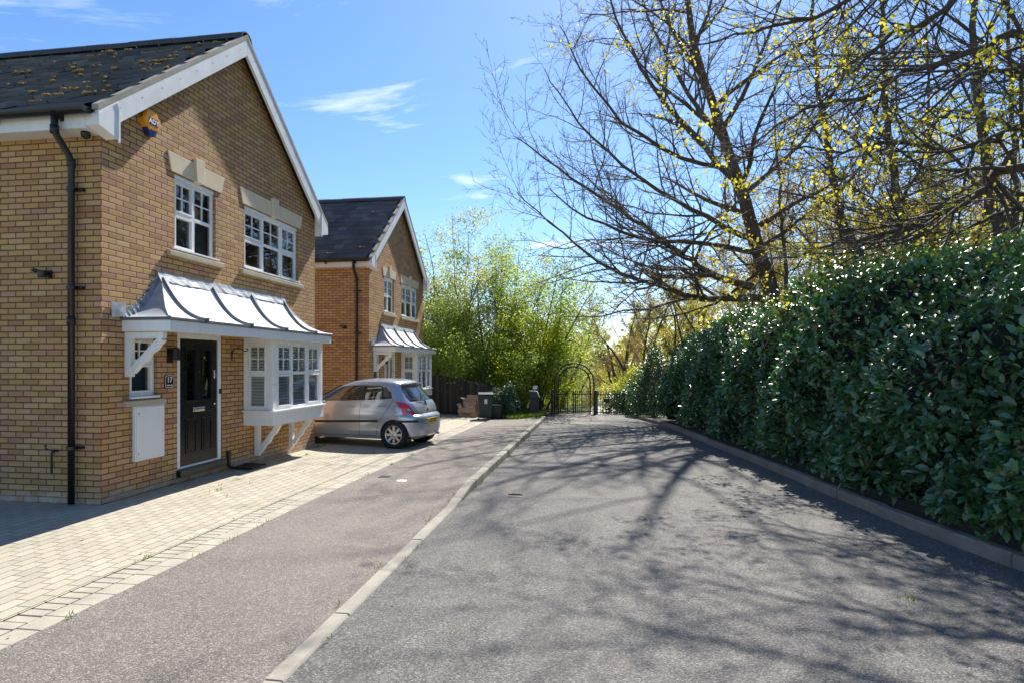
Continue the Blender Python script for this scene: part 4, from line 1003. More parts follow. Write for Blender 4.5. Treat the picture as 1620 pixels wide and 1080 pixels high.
# ------------------------------------------------------------------ fence, bins, boxes, gate, railings
def place(px, py_base, dz=0.0):
    """ground point seen at a pixel, by walking along the ray"""
    d = 3.0
    while d < 80:
        p = at(px, py_base, d)
        if p.z <= ground(p.x, p.y) + dz: return p
        d += .01
    return p
def fence():
    A, B = Vector((-6.75, 21.75)), Vector((-3.55, 22.75)); L = (B - A).length; u = (B - A) / L; n = Vector((u.y, -u.x))
    root = empty('wooden_fence', (A.x, A.y, ground(A.x, A.y) - .05), math.atan2(u.y, u.x)); tag(root, 'dark weathered close board timber fence sloping down behind the cardboard boxes', 'fence')
    rs = random.Random(8); V = []; F = []; RN = []; x = 0; k = 0
    h = lambda x: 1.62 - .52 * ss(0, L * 1.05, x)
    while x < L:
        w = .10; t = h(x) + rs.uniform(-.008, .008); y0 = -.012 if k % 2 else -.026; y1 = y0 - .014; o = len(V)
        V += [(x, y1, .0), (x + w + .015, y1, .0), (x + w + .015, y1, t), (x, y1, t), (x, y0, .0), (x + w + .015, y0, .0), (x + w + .015, y0, t), (x, y0, t)]
        F += [(o, o + 1, o + 2, o + 3), (o + 5, o + 4, o + 7, o + 6), (o + 3, o + 2, o + 6, o + 7), (o + 1, o + 5, o + 6, o + 2), (o + 4, o, o + 3, o + 7)]; RN += [rs.random()] * 5; x += w; k += 1
    np_mesh('boards', np.array(V), np.array(F), MT['fence'], root, np.array(RN))
    mb = MB(); mb.box(0, L, -.045, -.041, 0, .15); mb.build('gravel_board', MT['fence'], root)
    for i in range(3):
        x = .05 + i * (L - .1) / 2; mb = MB(); mb.box(x - .05, x + .05, .03, .13, 0, h(x) + .02); mb.build('post', MT['fence'], root)
    for z in (.3, .8):
        mb = MB(); mb.box(0, L, .0, .03, z, z + .07); mb.build('rail', MT['fence'], root)
fence()
def wheelie(loc, rz, mat, label, sticker, H=1.0, W=.52, lidm=None):
    root = empty('wheelie_bin', loc, rz); tag(root, label, 'bin'); k = H / 1.06; w = W / 2
    mb = MB(); V = []
    for z, a, b0, b1 in ((.06, .20, -.22, .20), (.10, .215, -.235, .215), (.78, .255, -.29, .27), (.80, .265, -.30, .28), (.95, .27, -.31, .285)):
        a *= W / .52
        V += [(-a, b0, z * k), (a, b0, z * k), (a, b1, z * k), (-a, b1, z * k)]
    mb.add(V, [(4 * i + j, 4 * i + (j + 1) % 4, 4 * i + 4 + (j + 1) % 4, 4 * i + 4 + j) for i in range(4) for j in range(4)] + [(3, 2, 1, 0), (16, 17, 18, 19)])
    mb.build('body', mat, root, bevel=.02)
    mb = MB(); mb.prism([(-.335, .95), (.29, .95), (.29, .985), (.20, 1.03), (-.05, 1.065), (-.27, 1.04), (-.345, .985)], -w * 1.08, w * 1.08, lambda p, q, a: (a, p, q * k)); mb.build('lid', lidm or mat, root, bevel=.015)
    mb = MB(); mb.tube([(-w * .8, .33, .97 * k), (w * .8, .33, .97 * k)], .016, 8)
    for sx in (-.8, .8): mb.box(w * sx - .015, w * sx + .015, .26, .34, .94 * k, .99 * k)
    mb.build('handle', mat, root)
    for sx in (-1, 1):
        mb = MB(); mb.lathe([(.03, -.02), (.095, -.02), (.1, -.012), (.1, .012), (.095, .02), (.03, .02)], 20, lambda p, q, z: (sx * (w * .86) + z, .23 + p, .10 + q)); mb.build('wheel', MT['black'], root)
    if sticker:
        mb = MB(); z0 = .62 * k; yf = lambda z: -.235 - .055 * ((z / k - .10) / .68) - .004
        mb.prism([(-.045, z0), (.055, z0), (.055, z0 + .17), (-.045, z0 + .17)], 0, .003, lambda p, q, a: (p, yf(q) - a, q)); mb.build('sticker', MT['label_white'], root)
    return root
p = place(766, 663); wheelie((p.x, p.y + .2, ground(p.x, p.y)), R(14), MT['bingreen'], 'dark green wheelie bin with a white sticker, beside the cardboard boxes', True, H=.96, W=.50)
p = place(784, 661.5)
def tub(loc):
    root = empty('recycling_bin', loc, R(8)); tag(root, 'short black open recycling bin tucked behind the green wheelie bin', 'bin')
    mb = MB(); V = []
    for z, a, b in ((0, .17, .14), (.42, .215, .18), (.44, .235, .20), (.50, .235, .20), (.50, .205, .17), (.03, .16, .13)): V += [(-a, -b, z), (a, -b, z), (a, b, z), (-a, b, z)]
    mb.add(V, [(4 * i + j, 4 * i + (j + 1) % 4, 4 * i + 4 + (j + 1) % 4, 4 * i + 4 + j) for i in range(5) for j in range(4)] + [(3, 2, 1, 0), (20, 21, 22, 23)]); mb.build('tub', MT['binblack'], root, bevel=.012)
    mb = MB(); mb.box(-.08, .08, -.225, -.20, .40, .43); mb.build('grip', MT['black'], root)
tub((p.x, p.y + .15, ground(p.x, p.y)))
def box_open(loc, rz, w, d, h, label, flaps, mark=False, tilt=0, fill=False):
    root = empty('cardboard_box', loc, rz); root.rotation_euler[1] = tilt; tag(root, label, 'cardboard box')
    mb = MB(); t = .006
    mb.box(-w / 2, w / 2, -d / 2, d / 2, 0, t); mb.box(-w / 2, w / 2, -d / 2, -d / 2 + t, t, h); mb.box(-w / 2, w / 2, d / 2 - t, d / 2, t, h); mb.box(-w / 2, -w / 2 + t, -d / 2 + t, d / 2 - t, t, h); mb.box(w / 2 - t, w / 2, -d / 2 + t, d / 2 - t, t, h)
    mb.build('box_body', MT['card'], root)
    for side, ang, ln in flaps:
        mb = MB(); c, s = math.cos(R(ang)) * ln, math.sin(R(ang)) * ln
        if side in 'fb':
            sg = -1 if side == 'f' else 1; y = sg * d / 2
            mb.prism([(y, h), (y + sg * c, h + s), (y + sg * c, h + s + t), (y, h + t)], -w / 2, w / 2, lambda p, q, a: (a, p, q))
        else:
            sg = -1 if side == 'l' else 1; x = sg * w / 2
            mb.prism([(x, h), (x + sg * c, h + s), (x + sg * c, h + s + t), (x, h + t)], -d / 2, d / 2, lambda p, q, a: (p, a, q))
        mb.build('flap', MT['card'], root)
    if mark:
        mb = MB(); n = 16; up = []; lo = []
        for i in range(n + 1):
            u = -1 + 2 * i / n; x = u * w * .38; z = h * .30 + .42 * h * u * u * .62; wd = .030 * (1 - abs(u) ** 3 * .75)
            up.append((x, z + wd / 2)); lo.append((x, z - wd / 2))
        mb.prism(lo + up[::-1], -d / 2 - .003, -d / 2 - .0005, lambda p, q, a: (p, a, q)); mb.build('printed_curve', MT['card_dark'], root)
    return root
p1 = place(741, 659)
g1 = ground(p1.x, p1.y)
box_open((p1.x - .03, p1.y + .2, g1), R(-6), .66, .42, .34, 'open cardboard box with a dark curved mark, lowest at the front of the pile', [('f', -52, .20), ('l', 60, .16), ('r', 55, .16)], True)
box_open((p1.x - .05, p1.y + .70, g1), R(-10), .52, .34, .62, 'tall cardboard box with a raised back flap leaning at the fence', [('b', 68, .16), ('l', 20, .14)])
box_open((p1.x + .12, p1.y + .66 - .42 + .42 * 0, g1 + .34) if False else (p1.x + .0, p1.y + .22, g1 + .04), R(18), .36, .26, .36, 'small cardboard box with lifted flaps poking out of the open front box', [('b', 55, .14), ('l', 40, .14), ('r', 62, .12)])
box_open((p1.x + .33, p1.y + .74, g1), R(4), .26, .30, .58, 'narrow cardboard box between the leaning box and the wheelie bin', [('b', 75, .10)])

# gate posts, hoop arch, gates and railings at the end of the road
GZ = lambda x: -.1 + slope(GATE_Y)
def gx(px, d=None):
    cx = (px - 810) / F_PX; a = cx * CC - CS; b = cx * CS + CC; return GATE_Y * a / b
gz = -.1 + slope(GATE_Y)
dG = GATE_Y / (0.09 * CS + CC)
zt = lambda py: CAM_H + (575 - py) * dG / F_PX
RH = zt(617) - gz
def post(name, x, w, h, mat, label, cap=True):
    o = empty(name, (x, GATE_Y, gz)); tag(o, label, 'post'); mb = MB(); mb.box(-w / 2, w / 2, -w / 2, w / 2, -.1, h); mb.build('shaft', mat, o, bevel=.006)
    mb = MB(); mb.box(-w / 2 - .008, w / 2 + .008, -w / 2 - .008, w / 2 + .008, h, h + .02); mb.build('cap', mat, o, bevel=.004); return o
post('gate_post', gx(873.5), .11, RH - .02, MT['iron'], 'square black gate post on the left foot of the hoop arch')
post('gate_post', gx(943), .13, RH, MT['postgreen'], 'square dark green gate post on the right foot of the hoop arch')
def arch():
    xl, xr = gx(877.5), gx(939.5); xc, ro = (xl + xr) / 2, (xr - xl) / 2; top = zt(574) - gz; zc = top - ro
    o = empty('arch', (xc, GATE_Y, gz)); tag(o, 'black tubular hoop arch standing over the pedestrian gate', 'arch')
    for r_, nm in ((ro, 'outer_hoop'), (ro - .15, 'inner_hoop')):
        pts = [(-r_, 0, -.05), (-r_, 0, zc)] + [(-r_ * math.cos(R(a)), 0, zc + r_ * math.sin(R(a))) for a in range(8, 173, 8)] + [(r_, 0, zc), (r_, 0, -.05)]
        mb = MB(); mb.tube(pts, .030, 10); mb.build(nm, MT['iron'], o, smooth=True)
    for a in (0, 30, 60, 90, 120, 150, 180):
        c, s = -math.cos(R(a)), math.sin(R(a)); mb = MB(); mb.tube([((ro - .15) * c, 0, zc + (ro - .15) * s), (ro * c, 0, zc + ro * s)], .014, 6); mb.build('spacer', MT['iron'], o)
arch()
def railing(name, x0, x1, label, cat='railings', y0=GATE_Y, y1=None, gap=.115, h=RH, thick=.022, heavy=()):
    y1 = y0 if y1 is None else y1; L = math.hypot(x1 - x0, y1 - y0)
    o = empty(name, (x0, y0, gz), math.atan2(y1 - y0, x1 - x0)); tag(o, label, cat)
    for z in (.10, h - .16):
        mb = MB(); mb.box(0, L, -.006, .006, z - .02, z + .02); mb.build('rail', MT['iron'], o)
    n = max(1, round(L / gap))
    for i in range(n + 1):
        mb = MB(); x = L * i / n; r = thick / 2 * (1.9 if i in heavy else 1); mb.tube([(x, 0, .02), (x, 0, h - .05), (x, 0, h + .01)], [r, r, r * .3], 6); mb.build('bar', MT['iron'], o)
    return o
railing('railing', gx(838), gx(872), 'black bow railing between the litter bin and the gate arch', heavy=(0, 4, 8))
railing('gate', gx(880.5), gx(897.5), 'narrow black barred gate leaf hung in the left half of the arch', 'gate', thick=.022, gap=.085, heavy=(0, 5, 6))
railing('gate', gx(907), gx(937), 'wide black kissing gate with thick bars in the right half of the arch', 'gate', y1=GATE_Y + .45, heavy=(0, 1, 4, 8), thick=.026, gap=.105)
rr = railing('railing', gx(945.5), gx(1002), 'black railing with a small dark sign, running from the gate into the hedge')
def rail_sign():
    o = empty('sign', (gx(960), GATE_Y - .02, gz + RH * .60)); tag(o, 'small blank dark sign hung on the railing right of the gate', 'sign')
    mb = MB(); mb.box(-.13, .13, -.012, -.002, -.08, .08); mb.build('panel', MT['iron'], o, bevel=.004)
    mb = MB()
    for x in (-.09, .09): mb.box(x - .01, x + .01, -.002, .016, -.05, .05)
    mb.build('clip', MT['chrome'], o)
rail_sign()
railing('railing', gx(812), gx(836), 'black railing half hidden by leaves left of the litter bin')
def litter_bin():
    p = place(845, 655.5); o = empty('litter_bin', (p.x, p.y, ground(p.x, p.y) - .02), R(4)); tag(o, 'black square litter bin with a pale sloping hood in front of the railing', 'litter bin')
    mb = MB(); V = []
    mb.box(-.18, .18, -.18, .18, .03, .66); mb.box(-.16, .16, -.16, .16, 0, .03); mb.build('body', MT['iron'], o, bevel=.012)
    mb = MB(); mb.prism([(-.19, .66), (.19, .66), (.19, .69), (.10, .90), (-.17, .93), (-.19, .91)], -.19, .19, lambda p, q, a: (p * -1 * -1, a, q)); mb.build('hood', MT['iron'], o, bevel=.01)
    mb = MB(); mb.prism([(-.19, .932), (.11, .902), (.20, .69), (.215, .695), (.125, .925), (-.19, .955)], -.195, .195, lambda p, q, a: (p, a, q)); mb.build('pale_hood_edge', MT['white_paint'], o)
    mb = MB(); mb.box(-.13, .11, -.1945, -.190, .72, .86); mb.build('opening', MT['binblack'], o)
    mb = MB(); mb.prism([(-.05, 1.0), (.12, 1.0), (.12, 1.13), (-.05, 1.13)], -.01, .0, lambda p, q, a: (p, a + .1, q)); mb.box(.02, .05, .098, .11, .9, 1.0); mb.build('notice', MT['label_white'], o)
litter_bin()
def dome_bin():
    p = place(812, 655); o = empty('compost_bin', (p.x, p.y + .2, ground(p.x, p.y) - .03)); tag(o, 'dark green dome topped bin half buried in the laurel bush', 'bin')
    mb = MB(); mb.lathe([(.30, 0), (.29, .45), (.27, .56), (.20, .66), (.10, .71), (.0, .72)], 24); mb.build('drum', MT['bingreen'], o, smooth=True)
    mb = MB(); mb.lathe([(.30, .42), (.31, .43), (.31, .47), (.295, .48)], 24); mb.build('rim', MT['postgreen'], o)
dome_bin()
# stick on the road, small covers, stones
def stick():
    p = place(815, 786); o = MB(); z = -.085 + slope(p.y) + .022; y = p.y
    o.tube([(p.x - .10, y + .01, z), (p.x - .085, y - .005, z), (p.x - .03, y + .004, z + .006), (p.x + .03, y, z + .004), (p.x + .11, y + .005, z)], [.004, .009, .012, .012, .008], 7)
    o.tube([(p.x - .10, y + .03, z + .01), (p.x - .07, y + .0, z)], .004, 5); o.tube([(p.x + .02, y, z + .006), (p.x + .07, y + .03, z + .012)], .004, 5)
    tag(o.build('stick', MT['bark'], None, smooth=True), 'short dark broken stick lying on the sunlit road', 'stick')
stick()
p = place(635, 760); mb = MB(); z = ground(p.x, p.y); mb.lathe([(.085, z - .02), (.085, z + .003), (.078, z + .006)], 24, lambda x, y, z_: (p.x + x, p.y + y, z_))
tag(mb.build('stopcock_cover', plain('worn_bright_metal', (.55, .53, .48), .45), None), 'small round pale stopcock cover in the footway tarmac', 'cover')
p = place(612, 753.5); mb = MB(); z = ground(p.x, p.y); mb.box(p.x - .12, p.x + .06, p.y - .09, p.y + .09, z - .02, z + .003)
tag(mb.build('utility_cover', MT['iron'], None), 'flat dark square utility cover in the footway tarmac', 'cover')
# ------------------------------------------------------------------ plants
LEAF6 = (np.array([[0, 0, 0], [0, .35, -.02], [0, .72, -.02], [0, 1, -.12], [-.2, .30, .05], [-.19, .68, .03], [.2, .30, .05], [.19, .68, .03]]),
         np.array([[0, 6, 1, 1], [6, 7, 2, 1], [7, 3, 2, 2], [0, 1, 4, 4], [1, 2, 5, 4], [2, 3, 5, 5]]))
LEAF2 = (np.array([[0, 0, 0], [.28, .45, .06], [0, 1, -.05], [-.28, .45, .06]]), np.array([[0, 1, 2, 3]]))
def leaves_mesh(name, pos, direc, up, size, mat, parent, seed, shape=LEAF2, width=1.0, rnd=None):
    """one leaf per position: y axis along direc, z axis near up"""
    rg = np.random.default_rng(seed); n = len(pos)
    y = direc / np.maximum(1e-6, np.linalg.norm(direc, axis=1, keepdims=True)); x = np.cross(y, up); x /= np.maximum(1e-6, np.linalg.norm(x, axis=1, keepdims=True)); z = np.cross(x, y)
    T, F = shape; k = len(T); s = size.reshape(-1, 1, 1)
    V = pos[:, None, :] + s * (T[None, :, 0:1] * width * x[:, None, :] + T[None, :, 1:2] * y[:, None, :] + T[None, :, 2:3] * z[:, None, :])
    if shape is LEAF6:
        tri = np.array([[0, 6, 1], [6, 7, 2], [6, 2, 1], [7, 3, 2], [0, 1, 4], [1, 2, 5], [1, 5, 4], [2, 3, 5]])
    else: tri = F
    FF = (tri[None] + (np.arange(n) * k)[:, None, None]).reshape(-1, tri.shape[1])
    r = rg.random(n) if rnd is None else rnd
    return np_mesh(name, V.reshape(-1, 3), FF, mat, parent, np.repeat(r, len(tri)), smooth=shape is LEAF6)
def unit(v): return v / np.maximum(1e-9, np.linalg.norm(v, axis=-1, keepdims=True))

class Grow:
    def __init__(s, seed): s.r = random.Random(seed); s.lines = {0: [], 1: []}; s.tips = []
    def rv(s, k=1): return Vector((s.r.gauss(0, k), s.r.gauss(0, k), s.r.gauss(0, k)))
    def line(s, pts, rad, thick): s.lines[0 if thick else 1].append((pts, rad))
    def path(s, p, d, L, n, wob, lift):
        pts = [p]; d = d.normalized()
        for i in range(n):
            d = (d + s.rv(wob) + Vector((0, 0, lift))).normalized(); p = p + d * (L / n); pts.append(p)
        return pts
    def kids(s, pts, rad, L, lvl, P):
        """spawn side branches along a finished branch"""
        if lvl > P['max']: 
            return
        a = P[lvl]; cnt = max(1, int(L * a['dens'] * s.r.uniform(.8, 1.2))); n = len(pts) - 1
        for c in range(cnt):
            t = a['t0'] + (1 - a['t0']) * ((c + s.r.random()) / cnt); f = t * n; i = min(n - 1, int(f)); q = pts[i].lerp(pts[i + 1], f - i)
            ax = (pts[i + 1] - pts[i]).normalized(); side = s.rv(); side = (side - ax * side.dot(ax)); side.z *= a.get('flat', 1); side = side.normalized()
            ang = R(s.r.uniform(*a['ang'])); d = ax * math.cos(ang) + side * math.sin(ang)
            r0 = (rad[i] + (rad[i + 1] - rad[i]) * (f - i)) * a['rr']
            l = a['len'] * (L if a.get('rel', 1) else 1) * s.r.uniform(.6, 1.15) * (1 - a.get('tap', .5) * t)
            s.branch(q, d, l, max(r0, P['rmin']), lvl, P)
    def branch(s, p, d, L, r0, lvl, P):
        a = P[lvl]; n = a['n']; pts = s.path(p, d, L, n, a['wob'], a['lift'])
        re = max(P['rmin'] * .7, r0 * a.get('end', .25)); rad = [r0 + (re - r0) * i / n for i in range(n + 1)]
        s.line(pts, rad, lvl < P.get('thick', 2)); s.kids(pts, rad, L, lvl + 1, P)
        if lvl >= P.get('leaf_lvl', 99):
            for i in range(1, n + 1): s.tips.append((pts[i], (pts[i] - pts[i - 1]).normalized()))
    def mesh(s, k, name, mat, parent, sides):
        VV = []; FF = []; o = 0
        for pts, rad in s.lines[k]:
            ks = sides(max(rad)); P = np.array([tuple(p) for p in pts]); n = len(P)
            T = np.empty_like(P); T[1:-1] = P[2:] - P[:-2]; T[0] = P[1] - P[0]; T[-1] = P[-1] - P[-2]; T = unit(T)
            ref = np.array([.31, .17, .94]) if abs(T[0, 2]) < .85 else np.array([.94, .31, .17])
            A = unit(np.cross(T, ref)); B = np.cross(T, A); an = np.arange(ks) * 2 * np.pi / ks; rd = np.array(rad)[:, None, None]
            V = P[:, None, :] + rd * (np.cos(an)[None, :, None] * A[:, None, :] + np.sin(an)[None, :, None] * B[:, None, :])
            VV.append(V.reshape(-1, 3)); i = np.arange(n - 1)[:, None] * ks; j = np.arange(ks)[None, :]; j2 = (j + 1) % ks
            FF.append((np.stack([i + j, i + j2, i + ks + j2, i + ks + j], -1) + o).reshape(-1, 4)); o += n * ks
        if not VV: return None
        return np_mesh(name, np.concatenate(VV), np.concatenate(FF), mat, parent, smooth=True)
    def finish(s, root, base, bark, twig, tsides=lambda r: 10 if r > .12 else 7 if r > .05 else 5):
        for L in s.lines.values():
            for i, (pts, rad) in enumerate(L): L[i] = ([p - base for p in pts], rad)
        t = s.mesh(0, 'trunk', bark, root, tsides); w = s.mesh(1, 'twigs', twig, root, lambda r: 4 if r > .012 else 3)
        s.tips = [(p - base, d) for p, d in s.tips]; return t, w
def tip_leaves(g, name, n, size, mat, parent, seed, spread=.08, droop=0.0, keep=None, width=1.0, shape=LEAF2, al=.6):
    rg = np.random.default_rng(seed); tips = g.tips if keep is None else [t for t in g.tips if keep(t[0])]
    if not tips: return None
    P = np.array([tuple(p) for p, d in tips]); D = np.array([tuple(d) for p, d in tips]); ix = rg.integers(0, len(P), n)
    pos = P[ix] + rg.normal(0, spread, (n, 3)); d = D[ix] * al + rg.normal(0, .7, (n, 3)) + np.array([0, 0, -droop]); up = rg.normal(0, .6, (n, 3)) + np.array([0, 0, 1.0])
    return leaves_mesh(name, pos, d, up, size * rg.uniform(.6, 1.25, n), mat, parent, seed + 1, shape, width)

# --- the laurel hedge on the right
def hedge_mesh():
    root = empty('laurel_hedge', (4.2, 8, 0)); tag(root, 'long tall glossy dark green laurel hedge along the right kerb', 'hedge'); O = np.array([4.2, 8, 0.])
    rg = np.random.default_rng(5)
    Y0, Y1 = 1.0, 20.6
    top = lambda y: 2.98 - .90 * np.clip((9.2 - y) / 3.2, 0, 1) + .12 * np.sin(y * 1.3) + .10 * np.sin(y * 2.9 + 1) - .45 * np.clip((y - 14.5) / 6, 0, 1) + .30 * np.exp(-((y - 10.2) / 1.6) ** 2)
    kx = np.vectorize(kr_xs)
    def surf(y, u):
        """u 0..1 from the foot up the face, over the shoulder and across the top; returns point, outward normal"""
        H = top(y); base = kx(y) + .26
        ang = np.clip((u - .52) / .24, 0, 1) * (np.pi / 2)
        rad = 1.05
        zf = np.clip(u / .52, 0, 1) * (H - rad - .12) + .12
        bulge = .10 * np.sin(np.clip(u / .52, 0, 1) * np.pi) + .06 * np.clip(1 - u / .2, 0, 1)
        x = base - bulge + rad * (1 - np.cos(ang)); z = np.where(u < .52, zf, H - rad + rad * np.sin(ang))
        back = np.clip((u - .76) / .24, 0, 1); x = x + back * 1.6; z = z + back * .25
        lump = .14 * np.sin(y * 2.3 + z * 1.9) + .08 * np.sin(y * 4.7 - z * 3.1 + 2) + .06 * np.sin(y * 8.3 + z * 6.1)
        nx = -np.cos(ang) * np.where(back > 0, 0.15, 1); nz = np.sin(ang) + .12
        x = x + lump * nx; z = z + lump * np.sin(ang)
        endf = np.clip((y - 19.4) / 1.2, 0, 1); x = x + endf ** 2 * .9
        return np.stack([x, y, z + np.vectorize(slope)(y)], -1), unit(np.stack([nx, .35 * endf + 0 * y, nz], -1))
    n = 62000
    # more, smaller coverage further off; nearer part gets its share by area
    y = Y0 + (Y1 - Y0) * rg.random(n); u = rg.random(n) ** .92
    P, Nn = surf(y, u); depth = rg.exponential(.09, n) - .05
    P = P - Nn * depth[:, None] + rg.normal(0, .02, (n, 3))
    low = (P[:, 2] < .05 + rg.random(n) * .07); P = P[~low]; Nn = Nn[~low]; y = y[~low]; u = u[~low]; n = len(P)
    hole = np.sin(P[:, 1] * 5.1 + 3 * np.sin(P[:, 2] * 1.7)) + np.sin(P[:, 2] * 6.3 + 2 * np.sin(P[:, 1] * 2.3)) + .7 * np.sin(P[:, 1] * 13 + P[:, 2] * 9)
    keepm = (hole < 1.55) | (rg.random(n) < .25); P = P[keepm]; Nn = Nn[keepm]; n = len(P)
    side = rg.normal(0, 1, (n, 3)); d = Nn * .55 + side * .75 + np.array([0, 0, .10])
    up = Nn * .6 + np.array([-.05, -.18, .9]) + rg.normal(0, .58, (n, 3))
    sz = rg.uniform(.07, .165, n)
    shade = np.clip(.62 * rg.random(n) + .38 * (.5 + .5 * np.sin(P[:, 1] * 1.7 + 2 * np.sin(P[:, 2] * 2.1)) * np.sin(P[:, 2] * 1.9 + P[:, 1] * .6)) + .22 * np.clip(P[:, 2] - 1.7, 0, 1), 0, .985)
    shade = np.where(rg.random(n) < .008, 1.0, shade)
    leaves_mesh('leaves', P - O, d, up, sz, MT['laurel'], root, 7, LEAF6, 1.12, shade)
    # upright young shoots along the top
    m = 900; ys = Y0 + (Y1 - Y0) * rg.random(m); us = rg.uniform(.5, .98, m); Q, Nq = surf(ys, us); pos = []; dr = []; upv = []
    for q, nn in zip(Q, Nq):
        h = rg.uniform(.12, .5); ax = unit(nn * .5 + np.array([0, 0, 1.0]) + rg.normal(0, .15, 3))
        for k in range(int(h / .035)):
            a = k * 2.4 + rg.random(); sd = np.array([math.cos(a), math.sin(a), .7]); pos.append(q + ax * (k * .035)); dr.append(sd); upv.append(ax)
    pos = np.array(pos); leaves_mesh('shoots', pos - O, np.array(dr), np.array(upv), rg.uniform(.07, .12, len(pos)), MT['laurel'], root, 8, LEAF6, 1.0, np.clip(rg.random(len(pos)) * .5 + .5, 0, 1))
    # blossom spikes
    mb = MB(); mm = 150; ys = Y0 + 1 + (Y1 - Y0 - 2) * rg.random(mm); us = rg.uniform(.38, .95, mm); Q, Nq = surf(ys, us)
    for q, nn in zip(Q, Nq):
        ax = unit(nn * .5 + np.array([0, 0, 1.0]) + rg.normal(0, .2, 3)); q = q + nn * .05; l = rg.uniform(.08, .15)
        mb.tube([Vector(q), Vector(q + ax * l * .3), Vector(q + ax * l * .8), Vector(q + ax * l)], [.006, .016, .012, .004], 6)
    fo = mb.build('blossom_spikes', MT['flower'], root, fix=False); fo['kind'] = 'stuff'
    # inner mass of stems and shaded leaves
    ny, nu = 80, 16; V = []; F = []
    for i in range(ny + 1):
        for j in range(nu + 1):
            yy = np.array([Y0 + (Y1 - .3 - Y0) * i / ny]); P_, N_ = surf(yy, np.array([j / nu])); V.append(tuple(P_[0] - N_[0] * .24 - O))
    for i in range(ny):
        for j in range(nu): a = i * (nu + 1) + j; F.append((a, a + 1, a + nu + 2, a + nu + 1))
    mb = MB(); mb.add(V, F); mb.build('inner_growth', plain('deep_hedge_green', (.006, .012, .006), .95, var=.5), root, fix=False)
    g = Grow(3)
    for i in range(46):
        yy = Y0 + .4 + (Y1 - Y0 - 1) * i / 46; b = Vector((kr_xs(yy) + .75 + g.r.uniform(-.1, .2), yy, -.05 + slope(yy)))
        for k in range(3): g.branch(b, Vector((-.35 + g.r.uniform(-.3, .3), g.r.uniform(-.3, .3), 1)), g.r.uniform(.6, 1.3), .014, 0, {0: dict(n=5, wob=.12, lift=.05), 'max': 0, 'rmin': .006, 'thick': 0})
    for L in g.lines.values():
        for i, (pts, rad) in enumerate(L): L[i] = ([p - Vector(O) for p in pts], rad)
    g.mesh(1, 'stems', MT['twig'], root, lambda r: 5)
hedge_mesh()
def bush(name, loc, rad, n, lsz, mat, label, seed, shape=LEAF6, core=True, cat='bush', group=None):
    root = empty(name, loc); tag(root, label, cat, group); rg = np.random.default_rng(seed); a = unit(rg.normal(0, 1, (n, 3))); a[:, 2] = np.abs(a[:, 2]) * 1.0 - .1
    lump = 1 + .14 * np.sin(a[:, 0:1] * 6 + seed) + .12 * np.sin(a[:, 1:2] * 7 + a[:, 2:3] * 5)
    P = a * np.array(rad) * lump * (1 - rg.exponential(.10, (n, 1))) + np.array([0, 0, rad[2] * .12]); P[:, 2] = np.maximum(P[:, 2], .03)
    leaves_mesh('leaves', P, a * .6 + rg.normal(0, .7, (n, 3)), a + np.array([0, 0, .7]) + rg.normal(0, .4, (n, 3)), lsz * rg.uniform(.7, 1.2, n), mat, root, seed, shape)
    g = Grow(seed)
    for k in range(12): g.branch(Vector((g.r.uniform(-.15, .15), g.r.uniform(-.1, .1), -.05)), Vector((g.r.uniform(-.7, .7) * rad[0] / rad[2], g.r.uniform(-.7, .7), 1)), rad[2] * .95, .02, 0, {0: dict(n=5, wob=.1, lift=.03), 1: dict(n=3, wob=.15, lift=.05, dens=5, t0=.3, ang=(25, 55), rr=.6, len=.45), 'max': 1, 'rmin': .005, 'thick': 0})
    g.mesh(1, 'stems', MT['twig'], root, lambda r: 4)
    return root
p = place(797, 660); bush('laurel_bush', (p.x, p.y + .45, ground(p.x, p.y) - .05), (.56, .5, 1.20), 3600, .09, MT['laurel'], 'clipped dark green laurel bush between the black tub and the verge', 31)
p = place(985, 652); bush('laurel_bush', (p.x + .25, p.y - .3, ground(p.x, p.y) - .05), (.95, .8, 1.15), 5200, .10, MT['laurel'], 'low rounded laurel bush at the end of the hedge beside the railing', 32)
p = place(1003, 655); bush('laurel_bush', (p.x + .75, p.y - .6, ground(p.x, p.y) - .05), (.9, 1.0, 2.45), 11000, .10, MT['laurel'], 'tall upright laurel bush closing the far end of the hedge', 33)

# --- trees
BARE = {1: dict(n=8, wob=.10, lift=.02, dens=1.0, t0=.1, ang=(45, 75), rr=.5, len=.5),
        2: dict(n=6, wob=.13, lift=.03, dens=2.6, t0=.12, ang=(28, 58), rr=.55, len=.46, flat=.6),
        3: dict(n=5, wob=.16, lift=.04, dens=4.0, t0=.12, ang=(28, 58), rr=.55, len=.44, flat=.7),
        4: dict(n=3, wob=.16, lift=.05, dens=5.4, t0=.15, ang=(25, 55), rr=.6, len=.42),
        'max': 4, 'rmin': .0052, 'thick': 2, 'leaf_lvl': 4}
def PIX(l): return [at(*q) for q in l]
def refine(pts, k=4, wob=0, rr=None):
    out = []; n = len(pts)
    for i in range(n - 1):
        p0, p1, p2, p3 = pts[max(0, i - 1)], pts[i], pts[i + 1], pts[min(n - 1, i + 2)]
        for j in range(k):
            t = j / k; q = .5 * ((2 * p1) + (p2 - p0) * t + (2 * p0 - 5 * p1 + 4 * p2 - p3) * t * t + (3 * p1 - p0 - 3 * p2 + p3) * t ** 3)
            if wob and rr: q = q + Vector((rr.gauss(0, wob), rr.gauss(0, wob), rr.gauss(0, wob)))
            out.append(q)
    return out + [pts[-1]]
def plen(p): return sum((a - b).length for a, b in zip(p, p[1:]))
def lin(r0, r1, n, pw=1): return [r0 + (r1 - r0) * (i / (n - 1)) ** pw for i in range(n)]

